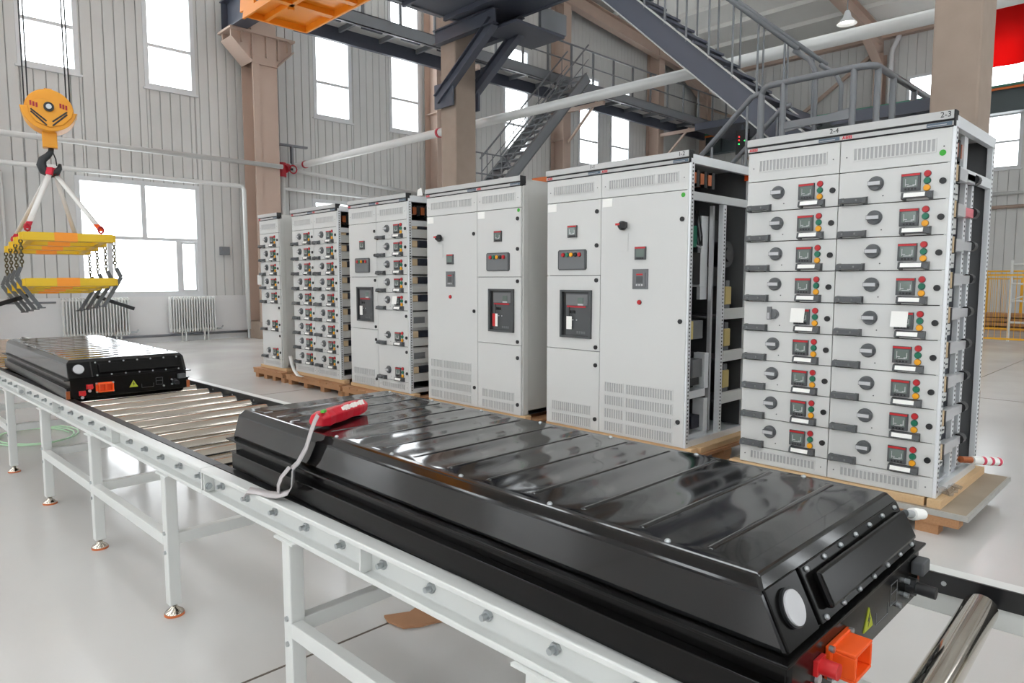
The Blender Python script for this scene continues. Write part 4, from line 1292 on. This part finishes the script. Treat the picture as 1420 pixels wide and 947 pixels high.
def shell(cab, y0, y1, open_right, split=()):
    m_ = MB(); m_.box(XB - .02, XB, y0, y1, ZB, ZT - .04); m_.build('back_panel', 'cabin', cab)
    m_ = MB(); m_.box(XF + .022, XB - .02, y1 - .015, y1, ZB, ZT - .04); m_.build('side_panel', 'cabside', cab)
    m_ = MB(); m_.box(XF + .03, XB, y0, y1, ZT - .04, ZT - .025); m_.build('roof_panel', 'cabside', cab)
    m_ = MB(); m_.box(XF + .022, XB - .02, y0, y1 - .015, ZB, ZB + .04); m_.build('base_frame', 'gal', cab)
    MB().box(XF + .021, XF + .028, y0 + (.012 if open_right else .016), y1 - .016, ZB + .04, 2.31).build('front_liner', 'slot', cab)
    for s_ in split:
        MB().box(XF + .03, XB - .02, s_ - .006, s_ + .006, ZB + .04, ZT - .04).build('divider', 'cabin', cab)
    if not open_right:
        m_ = MB(); m_.box(XF + .022, XB - .02, y0, y0 + .015, ZB, ZT - .04); m_.build('side_panel', 'cabside', cab, .002)
        MB().box(XF + .022, XF + .09, y0 - .012, y0, ZB, ZT - .06).build('corner_post', 'cabside', cab, .004)

def post(cab, x0, x1, y0, y1, z0, z1, holes=True, name='frame_post'):
    p_ = MB().box(x0, x1, y0, y1, z0, z1).build(name, 'gal', cab, .002)
    if holes:
        h_ = MB(); z = z0 + .03; xm = (x0 + x1) / 2
        while z < z1 - .02:
            h_.box(xm - .006, xm + .006, y0 - .0015, y0, z, z + .012); z += .028
        h_.build('punched_holes', 'slot', p_, kind='stuff')
    return p_

def open_side(cab, y0, top2=True):
    post(cab, XF + .006, XF + .052, y0 - .014, y0 + .02, ZB + .0, 2.335)
    post(cab, XB - .05, XB, y0 - .012, y0 + .02, ZB, 2.335)
    MB().box(XF + .03, XB, y0 - .016, y0 + .02, 2.30, 2.365).build('top_beam', 'gal', cab, .002)
    if top2: MB().box(XF + .052, XB - .05, y0 - .012, y0 + .02, 2.04, 2.10).build('top_beam', 'gal', cab, .002)
    MB().box(XF + .052, XB - .05, y0 - .012, y0 + .02, ZB, ZB + .05).build('base_beam', 'gal', cab, .002)
    for i in range(3):
        b_ = MB(); x = XF + .10 + i * .11
        b_.box(x, x + .05, y0 + .03, y0 + .4, 2.17, 2.25); b_.build('busbar', 'copper', cab)
        MB().box(x + .055, x + .095, y0 + .03, y0 + .06, 2.15, 2.27).build('busbar_clamp', 'black', cab)

ZD9 = [2.11 - .2 * k for k in range(10)]
ZD7 = [2.11, 1.91, 1.71, 1.51, 1.31, 1.11, .71, .31]

# --- cabinet with 18 drawers, right of the row
ca = thing('switchgear_cabinet', 'light grey switchgear cabinet of eighteen drawers at right with open side', 'cabinet', (4.95, 1.68, ZB), 'switchgear cabinets in a row')
A0, A1, AS = 1.08, 2.28, 1.68
shell(ca, A0, A1, True, (AS,))
header(ca, A0, A1, [AS], [(1.115, text_mesh('2-3', .042, 'ink')), (1.715, text_mesh('2-4', .042, 'ink'))])
vent_door(ca, A0, AS, False, True); vent_door(ca, AS, A1)
drawer_column(ca, A0, AS, ZD9, (4,)); drawer_column(ca, AS, A1, ZD9, (4,), (4,))
open_side(ca, A0)
MB().box(XF + .03, XB - .03, A0 + .1, A0 + .12, ZB + .06, 2.03).build('inner_panel', 'navy', ca)
post(ca, XF + .42, XF + .47, A0 + .02, A0 + .05, ZB + .04, 2.04)
post(ca, XF + .62, XF + .67, A0 + .03, A0 + .06, ZB + .04, 2.04)
MB().box(XF + .34, XF + .42, A0 + .02, A0 + .04, 2.10, 2.30).build('duct_cover', 'gal', ca)
for i, z in enumerate(ZD9[1:]):
    MB().box(XF + .054, XF + .30, A0 + .03, A0 + .05, z + .015, z + .105).build('tray_side', 'white', ca, .002)
    MB().box(XF + .056, XF + .085, A0 - .016, A0 + .03, z + .10, z + .19).build('insulator_board', 'beige', ca)
    MB().box(XF + .086, XF + .11, A0 - .02, A0 + .03, z + .095, z + .185).build('contact_block', 'black', ca)
    sl_ = MB(); sl_.box(XF + .11, XF + .30, A0 - .016, A0 + .03, z + .112, z + .182)
    b1 = sl_.build('connector_sleeve', 'silver', ca, .004)
    MB().box(XF + .30, XF + .50, A0 - .012, A0 + .025, z + .12, z + .172).build('connector_sleeve', 'pink' if i == 1 else 'silver', ca, .003)
    MB().cyl((XF + .50, A0, z + .15), (XF + .57, A0, z + .15), .032, 10).build('sleeve_end', 'black', ca)
    MB().box(XF + .12, XF + .26, A0 + .022, A0 + .03, z + .04, z + .047).build('tray_runner', 'iron', ca)
MB().box(XF + .1, XB - .06, A0 + .03, A0 + .5, ZB + .04, ZB + .06).build('base_plate', 'gal', ca)

# --- open sided pair 1-1 / 1-2
def breaker_section(cab, y0, y1, tagme, zl=(1.49, .86), cards=True):
    vent_door(cab, y0, y1)
    d1 = front_panel('door', cab, y0, y1, zl[0], 2.11)
    put('meter', meter_me, d1, y0 + .30, 1.86); put('film_glint', film_me, d1, y0 + .30, 1.86)
    p_ = put('control_panel', panel5_me, d1, y0 + .30, 1.622)
    for k, c in enumerate(('red', 'black', 'yellow', 'green', 'red')):
        put('button', btn[c], d1, y0 + .30 - .09 + k * .045, 1.665, XF - .017)
    for z in (2.01, 1.735): put('lock', lock_me, d1, y0 + .04, z)
    if cards: put('label_card', card_me, d1, y1 - .06, 2.07)
    d2 = front_panel('door', cab, y0, y1, zl[1], zl[0])
    put('circuit_breaker', breaker_me, d2, y0 + .255, 1.165)
    put('hang_tag', tagme, d2, y0 + .31, 1.165)
    for z in (zl[0] - .04, zl[1] + .035): put('lock', lock_me, d2, y0 + .04, z)
    d3 = front_panel('door', cab, y0, y1, ZB, zl[1])
    vent(d3, y0 + .09, y1 - .07, .315, .395); vent(d3, y0 + .09, y1 - .07, .212, .29)
    for z in (zl[1] - .115, .29): put('lock', lock_me, d3, y0 + .04, z)

def main_door(cab, y0, y1):
    d_ = front_panel('door', cab, y0, y1, ZB, 2.11)
    w = y1 - y0
    put('main_switch', rot_me, d_, y0 + .58, 1.88)
    put('paper_slip', slip_me, d_, y0 + .60, 1.75, XF - .003)
    put('meter', meter_me, d_, y0 + .41, 1.66); put('protection_relay', relay_me, d_, y0 + .41, 1.46)
    put('button', btn['red'], d_, y0 + .415, 1.28)
    for z in (1.9, 1.145, .385): put('lock', lock_me, d_, y0 + .048, z)
    for k in range(4):
        zt = .62 - k * .1085
        vent(d_, y0 + .56, y0 + .745, zt - .08, zt); vent(d_, y0 + .10, y0 + .53, zt - .08, zt)
    put('label_card', card_me, d_, y1 - .065, 2.07)
    return d_

cb = thing('switchgear_cabinet', 'grey switchgear cabinet with open wired side and one wide door', 'cabinet', (4.95, 3.44, ZB), 'switchgear cabinets in a row')
B0, B1, BS = 2.735, 4.135, 3.54
shell(cb, B0, B1, True, (BS,))
header(cb, B0, B1, [BS], [(2.79, text_mesh('1-2', .042, 'ink')), (3.62, text_mesh('1-1', .042, 'ink'))])
vd = vent_door(cb, B0, BS, True); breaker_section(cb, BS, B1, tagw_me)
md_ = main_door(cb, B0, BS); put('sticker', stick_me, md_, B0 + .045, 2.075)
open_side(cb, B0)
post(cb, 4.98, 5.03, B0 + .0, B0 + .04, ZB + .04, 2.04)
MB().box(4.83, 4.93, B0 + .10, B0 + .13, 1.30, 1.95).build('cable_duct', 'gal', cb)
MB().box(4.93, 4.955, B0 + .06, B0 + .09, .25, 2.03).build('mounting_rail', 'silver', cb)
for z in (1.14, .80, .46):
    MB().box(5.03, XB - .05, B0 - .005, B0 + .03, z, z + .085).build('shelf_beam', 'white', cb, .002)
    MB().box(5.03, XB - .03, B0 + .03, B0 + .6, z + .0, z + .02).build('shelf', 'cabin', cb)
    m_ = MB(); m_.box(5.10, 5.20, B0 + .03, B0 + .1, z + .115, z + .26); m_.build('transformer_coil', 'coil', cb, .008)
    MB().box(5.12, 5.18, B0 + .04, B0 + .09, z + .26, z + .31).build('coil_terminal', 'mgrey', cb)
    MB().box(5.11, 5.19, B0 + .04, B0 + .09, z + .085, z + .115).build('coil_terminal', 'mgrey', cb)
m_ = MB(); m_.cyl((5.17, B0 + .06, 1.66), (5.17, B0 + .22, 1.66), .105, 24); m_.cyl((5.17, B0 + .04, 1.66), (5.17, B0 + .06, 1.66), .06, 18); m_.build('fan', 'black', cb)
MB().box(5.36, 5.42, B0 - .02, B0 + .03, 2.26, 2.31).build('end_marker', 'orange', cb)
MB().box(5.05, 5.38, B0 + .23, B0 + .25, 1.4, 1.95).build('fan_plate', 'cabin', cb)
for (x0, x1, z0, z1, mm) in ((4.56, 4.74, 1.42, 1.66, 'black'), (4.74, 4.82, 1.40, 1.66, 'gal'), (4.57, 4.68, 1.70, 1.86, 'green'), (4.54, 4.62, .95, 1.30, 'paper'), (4.66, 4.80, 1.00, 1.14, 'mgrey'), (4.66, 4.80, .70, .84, 'mgrey'), (4.60, 4.66, 1.0, 1.14, 'coil'), (4.60, 4.9, .22, .26, 'gal'), (4.58, 4.86, .54, .60, 'gal'), (4.84, 4.90, .26, .52, 'gal'), (4.84, 4.90, .60, .88, 'gal'), (4.66, 4.78, .30, .40, 'navy'), (4.62, 4.76, .64, .70, 'iron')):
    MB().box(x0, x1, B0 + .05, B0 + .15, z0, z1).build('wired_module', mm, cb, .003)
for k in range(4):
    MB().tube([(4.6 + k * .05, B0 + .08, 1.98), (4.62 + k * .05, B0 + .06, 1.85 - k * .02), (4.7 + k * .03, B0 + .07, 1.72), (4.8, B0 + .08, 1.7 + k * .03)], .006, 6).build('cable', 'pipe' if k == 0 else 'black', cb)

cc = thing('switchgear_cabinet', 'grey switchgear cabinet with closed side and red white hang tag', 'cabinet', (4.95, 5.16, ZB), 'switchgear cabinets in a row')
C0, C1, CS = 4.46, 5.86, 5.06
shell(cc, C0, C1, False, (CS,))
header(cc, C0, C1, [CS], [])
breaker_section(cc, C0, CS, tagr_me, (1.48, .845)); vent_door(cc, CS, C1, True); main_door(cc, CS, C1)
put('sticker', stick_me, cc, C0 + .03, 2.085, XF - .001)
for i in range(3):
    MB().box(XF + .35 + i * .12, XF + .42 + i * .12, C0 - .05, C0 + .2, 2.37, 2.42).build('busbar', 'copper', cc)

cd = thing('switchgear_cabinet', 'grey switchgear cabinet with breaker section beside seven drawers and open shelves', 'cabinet', (4.95, 6.81, ZB), 'switchgear cabinets in a row')
D0, D1, DS = 6.21, 7.41, 6.81
shell(cd, D0, D1, True, (DS,))
header(cd, D0, D1, [DS], [])
vent_door(cd, D0, DS); drawer_column(cd, D0, DS, ZD7, (4,)); breaker_section(cd, DS, D1, tagw_me, (1.485, .87), False)
open_side(cd, D0)
ce = thing('switchgear_cabinet', 'grey cabinet of eighteen small drawers standing on pallet between two others', 'cabinet', (4.95, 8.28, ZB), 'switchgear cabinets in a row')
E0, E1, ES = 7.69, 8.87, 8.28
shell(ce, E0, E1, True, (ES,))
header(ce, E0, E1, [ES], [])
vent_door(ce, E0, ES); vent_door(ce, ES, E1); drawer_column(ce, E0, ES, ZD9); drawer_column(ce, ES, E1, ZD9)
open_side(ce, E0)
MB().prism([(6.10, 2.366), (6.20, 2.366), (6.19, 2.43), (6.12, 2.45)], 'x', 4.60, 4.602).build('loose_card', 'paper', cd)
for cab_, y0, zs in ((cd, D0, ZD7), (ce, E0, ZD9)):
    for hi, lo in zip(zs, zs[1:]):
        MB().box(XF + .055, XB - .055, y0 + .0, y0 + .03, lo + .004, lo + .095).build('shelf_tray', 'cabside', cab_)
        MB().box(XF + .06, XF + .13, y0 - .004, y0 + .03, lo + .10, lo + .17).build('insulator_board', 'beige', cab_)
        MB().box(XF + .15, XF + .42, y0 - .008, y0 + .04, lo + .10, lo + .175).build('contact_module', 'navy', cab_, .004)
        MB().box(XF + .056, XB - .056, y0 + .032, y0 + .04, lo + .02, hi - .012).build('tray_back', 'cabside', cab_)
        if hi - lo > .3:
            MB().box(XF + .055, XB - .055, y0 + .0, y0 + .02, lo + .21, hi - .02).build('tray_side', 'cabside', cab_)
            MB().box(XF + .07, XF + .22, y0 - .006, y0 + .0, lo + .26, lo + .33).build('latch_plate', 'mgrey', cab_)
cf = thing('switchgear_cabinet', 'narrow grey cabinet of one drawer column at the far end', 'cabinet', (4.95, 9.58, ZB), 'switchgear cabinets in a row')
F0, F1 = 9.28, 9.88
shell(cf, F0, F1, False)
header(cf, F0, F1, [], [])
vent_door(cf, F0, F1); drawer_column(cf, F0, F1, ZD7)
put('paper_slip', slip_me, cf, F1 - .02, 1.45, XF - .03)

# ------------------------------------------------------------------ pallets and timbers
def pallet(x0, x1, y0, y1, label, ztop=.145):
    t = thing('wooden_pallet', label, 'pallet', ((x0 + x1) / 2, (y0 + y1) / 2, 0), 'pallets under the cabinets')
    for yy in [y0 + .0 + k * ((y1 - y0 - .1) / 3) for k in range(4)]:
        for xx in (x0 + .04, (x0 + x1) / 2 - .06, x1 - .16):
            MB().box(xx, xx + .1, yy, yy + .1, 0, ztop - .075).build('block', 'wood', t)
    for xx in (x0 + .01, (x0 + x1) / 2 - .06, x1 - .13):
        MB().box(xx, xx + .12, y0 - .0, y1, ztop - .075, ztop - .022).build('stringer', 'wood', t)
    n_ = int((y1 - y0) / .16)
    p = (y1 - y0) / n_
    for k in range(n_):
        dz = random.uniform(-.002, .001)
        MB().box(x0, x1, y0 + k * p + .008, y0 + (k + 1) * p - .008, ztop - .022, ztop + dz).build('deck_board', 'wood', t)
    return t
t = thing('wooden_pallet', 'broad plywood topped pallet under the drawer cabinet at right', 'pallet', (4.95, 1.6, 0), 'pallets under the cabinets')
MB().box(4.42, 5.53, .90, 2.44, .118, .140).build('plywood_top', 'ply', t, .003)
e_ = MB(); e_.box(4.405, 4.42, .885, 2.44, .112, .143); e_.box(4.42, 5.53, .885, .90, .112, .143); e_.build('edge_trim', 'trimgrey', t)
for y in (1.03, 1.6, 2.2):
    for xx in (4.42, 4.9, 5.38):
        MB().box(xx, xx + .1, y, y + .12, 0, .06).build('block', 'wood', t)
for xx in (4.41, 4.9, 5.38):
    MB().box(xx, xx + .1, .93, 2.42, .06, .118).build('stringer', 'wood', t)
def timber(x0, x1, y0, y1, label, z0=.14, z1=.19, m='woodpale'):
    tag(MB().box(x0, x1, y0, y1, z0, z1 - .0005).build('timber_beam', m, None, .003), label, 'timber', 'timbers under the cabinets')
timber(4.455, 4.53, 1.12, 2.35, 'pale front timber under the drawer cabinet at right')
timber(4.45, 5.5, 1.03, 1.105, 'pale side timber under the open side of the drawer cabinet')
timber(5.34, 5.42, 1.12, 2.35, 'rear timber under the drawer cabinet at right')
for (y0, y1, lb) in ((2.62, 4.2, 'wooden pallet under the open sided cabinet'), (4.36, 5.92, 'wooden pallet under the closed sided cabinet'), (6.08, 7.50, 'wooden pallet under the breaker and drawer cabinet'), (7.56, 9.0, 'wooden pallet under the cabinet of small drawers'), (9.12, 10.05, 'wooden pallet under the narrow far end cabinet')):
    pallet(4.38, 5.5, y0, y1, lb)
    w_ = lb.split('under the ')[1]
    timber(4.48, 4.56, y0 + .05, y1 - .05, 'front timber between pallet and ' + w_, .1465)
    timber(5.32, 5.40, y0 + .05, y1 - .05, 'rear timber between pallet and ' + w_, .1465)
timber(4.58, 5.3, 2.65, 2.73, 'timber lying beside the open wired side', .1465)

# small things around the cabinets
t = thing('wrapped_bar', 'white wrapped bar with red print poking out of the drawer cabinet base', 'bar', (5.2, 1.0, .22))
m_ = MB(); m_.cyl((5.12, 1.09, .30), (5.32, 1.0, .27), .022, 12); m_.build('bar_core', 'copper', t)
m_ = MB(); m_.cyl((5.2, 1.05, .288), (5.44, .94, .252), .028, 12); m_.build('wrapping', 'paper', t)
for k in range(3):
    c = Vector((5.28, 1.012, .276)).lerp(Vector((5.44, .94, .252)), k / 2.4)
    m_ = MB(); m_.cyl(c, c + Vector((.022, -.010, -.003)), .0285, 12); m_.build('red_print', 'pinkprint', t)
m_ = MB()
m_.ribbon([(4.50, 1.055, .27), (4.53, 1.048, .235), (4.56, 1.05, .205), (4.62, 1.045, .194), (4.66, 1.05, .204), (4.71, 1.043, .194), (4.76, 1.05, .210), (4.80, 1.045, .194), (4.86, 1.05, .199)], (.0, .07, .015), .0015)
tag(m_.build('plastic_film', 'filmclear'), 'crumpled clear plastic film at the base of the drawer cabinet', 'film')
m_ = MB(); m_.ribbon([(4.42, 8.92, .40), (4.40, 8.84, .30), (4.38, 8.74, .22), (4.37, 8.62, .165), (4.38, 8.5, .155)], (.06, .02, 0), .002)
tag(m_.build('packing_strip', 'paper'), 'white packing strip curling off the pallet of the small drawers', 'strip')

# cardboard scrap and hose on the floor
cbp = [(1.60, 2.43), (1.585, 2.38), (1.60, 2.29), (1.66, 2.25), (1.72, 2.235), (1.80, 2.20), (1.83, 2.30), (1.76, 2.40), (1.70, 2.38)]
tag(MB().prism(cbp, 'z', .002, .012).build('cardboard_scrap', 'carton'), 'torn piece of brown cardboard on the floor under the conveyor', 'cardboard')
hp_ = []
for k in range(40):
    a = 2 * PI * k / 18
    hp_.append((1.18 + .30 * math.cos(a) + .002 * k, 7.55 + .42 * math.sin(a), .012 + .0004 * k))
tag(MB().tube(hp_, .007, 6).build('hose', 'hose'), 'pale green hose coiled on the floor below the conveyor', 'hose')

# white round fitting at the far corner of the pack
t = thing('white_fitting', 'white plastic fitting on the far corner of the foreground pack', 'fitting', (1.70, .47, .93))
m_ = MB(); m_.cyl((1.695, .462, .932), (1.720, .455, .926), .009, 10); m_.build('stem', 'bolt', t)
m_ = MB(); m_.cyl((1.720, .455, .926), (1.742, .45, .922), .014, 14); m_.cyl((1.742, .45, .922), (1.765, .445, .917), .012, 14); m_.build('body', 'paper', t)

# ------------------------------------------------------------------ far bay
def fence(x, y0, y1, h, label, n):
    t = thing('safety_fence', label, 'fence', (x, (y0 + y1) / 2, 0), 'yellow safety fences')
    for k in range(n + 1):
        y = y0 + (y1 - y0) * k / n
        MB().box(x - .03, x + .03, y - .03, y + .03, 0, h).build('post', 'fence', t)
    for z in (.12, h - .03):
        MB().box(x - .02, x + .02, y0, y1, z - .02, z + .02).build('rail', 'fence', t)
    m_ = MB(); y = y0
    while y < y1:
        m_.box(x - .004, x + .004, y - .004, y + .004, .12, h - .03); y += .12
    m_.build('wire_mesh', 'fence', t, kind='stuff')
    return t
fence(18.7, 0.6, 3.72, 1.58, 'yellow safety fence with wire mesh nearest the right edge', 2)
fence(22.5, 1.0, 4.45, 1.7, 'yellow safety fence standing behind the white scaffold', 3)
fence(25.5, 1.5, 5.0, 1.5, 'yellow safety fence farthest back by the side wall', 4)
t = thing('scaffold_frame', 'white ladder scaffold frame behind the yellow fence', 'scaffold', (19.6, 3.0, 0))
for y in (2.55, 3.38):
    MB().cyl((19.6, y, 0), (19.6, y, 1.9), .03, 10).build('upright', 'white', t)
for z in (.45, .95, 1.35, 1.8):
    MB().cyl((19.6, 2.55, z), (19.6, 3.38, z), .025, 8).build('rung', 'white', t)
MB().cyl((19.6, 3.38, .95), (19.6, 2.55, 1.35), .018, 8).build('brace', 'white', t)
for i, (x, y, z, w) in enumerate(((21.0, 2.6, 0, 1.2), (21.0, 2.7, .42, 1.0))):
    t = thing('wooden_crate', ('lower brown wooden crate behind the scaffold', 'upper brown wooden crate behind the scaffold')[i], 'crate', (x, y, z), 'crates behind the fence')
    for k in range(3):
        MB().box(x - .4, x + .4, y - w / 2, y + w / 2, z + k * .135, z + k * .135 + .128).build('plank', 'wood', t)
for i in range(2):
    t = thing('timber_stack', ('long timber stack left behind the fence', 'long timber stack right behind the fence')[i], 'timber', (24.0, 4.0 - i * 2.0, 0), 'timber stacks')
    for k in range(4):
        MB().box(23.6, 24.4, 3.1 - i * 2, 4.9 - i * 2, k * .13, k * .13 + .09).build('plank', 'wood', t)
# banner
bn = MB(); ny = 24
vs = []
for k in range(ny + 1):
    y = 2.2 + (5.95 - 2.2) * k / ny
    for z in (8.35, 10.25):
        vs.append((27.5 + .04 * math.sin(k * 1.1), y, z))
for k in range(ny + 1):
    y = 2.2 + (5.95 - 2.2) * k / ny
    for z in (8.35, 10.25):
        vs.append((27.503 + .04 * math.sin(k * 1.1), y, z))
o = 2 * (ny + 1)
fs = []
for k in range(ny):
    fs += [(2 * k, 2 * k + 1, 2 * k + 3, 2 * k + 2), (o + 2 * k, o + 2 * k + 2, o + 2 * k + 3, o + 2 * k + 1), (2 * k, 2 * k + 2, o + 2 * k + 2, o + 2 * k), (2 * k + 1, o + 2 * k + 1, o + 2 * k + 3, 2 * k + 3)]
fs += [(0, o, o + 1, 1), (2 * ny, 2 * ny + 1, o + 2 * ny + 1, o + 2 * ny)]
t = thing('banner', 'bright red banner hanging at the upper right edge', 'banner', (27.5, 4.0, 8.35))
bn.add(vs, fs, 0, True).build('cloth', 'banner', t)
MB().cyl((27.5, 2.1, 10.27), (27.5, 6.0, 10.27), .03, 8).build('pole', 'brown', t)
# hall lamps
def high_bay(x, y, label, power, zl=None):
    z = (roofz(x) - 1.5) if zl is None else zl
    t = thing('high_bay_lamp', label, 'lamp', (x, y, z), 'high bay lamps')
    MB().cyl((x, y, z + .3), (x, y, roofz(x) - .02), .015, 6).build('stem', 'greysteel', t)
    m_ = MB(); m_.lathe([(.05, .32), (.08, .25), (.10, .16), (.22, .03), (.24, 0)], (x, y, z), 18); m_.build('shade', 'winframe', t)
    m_ = MB(); m_.cyl((x, y, z + .06), (x, y, z + .08), .16, 16); m_.build('bulb', 'lampglow', t)
    return t
high_bay(18.7, 7.0, 'white high bay lamp under the roof right of the stair', 0, 7.9)
high_bay(14.0, 3.0, 'white high bay lamp out of view above the cabinets', 0)
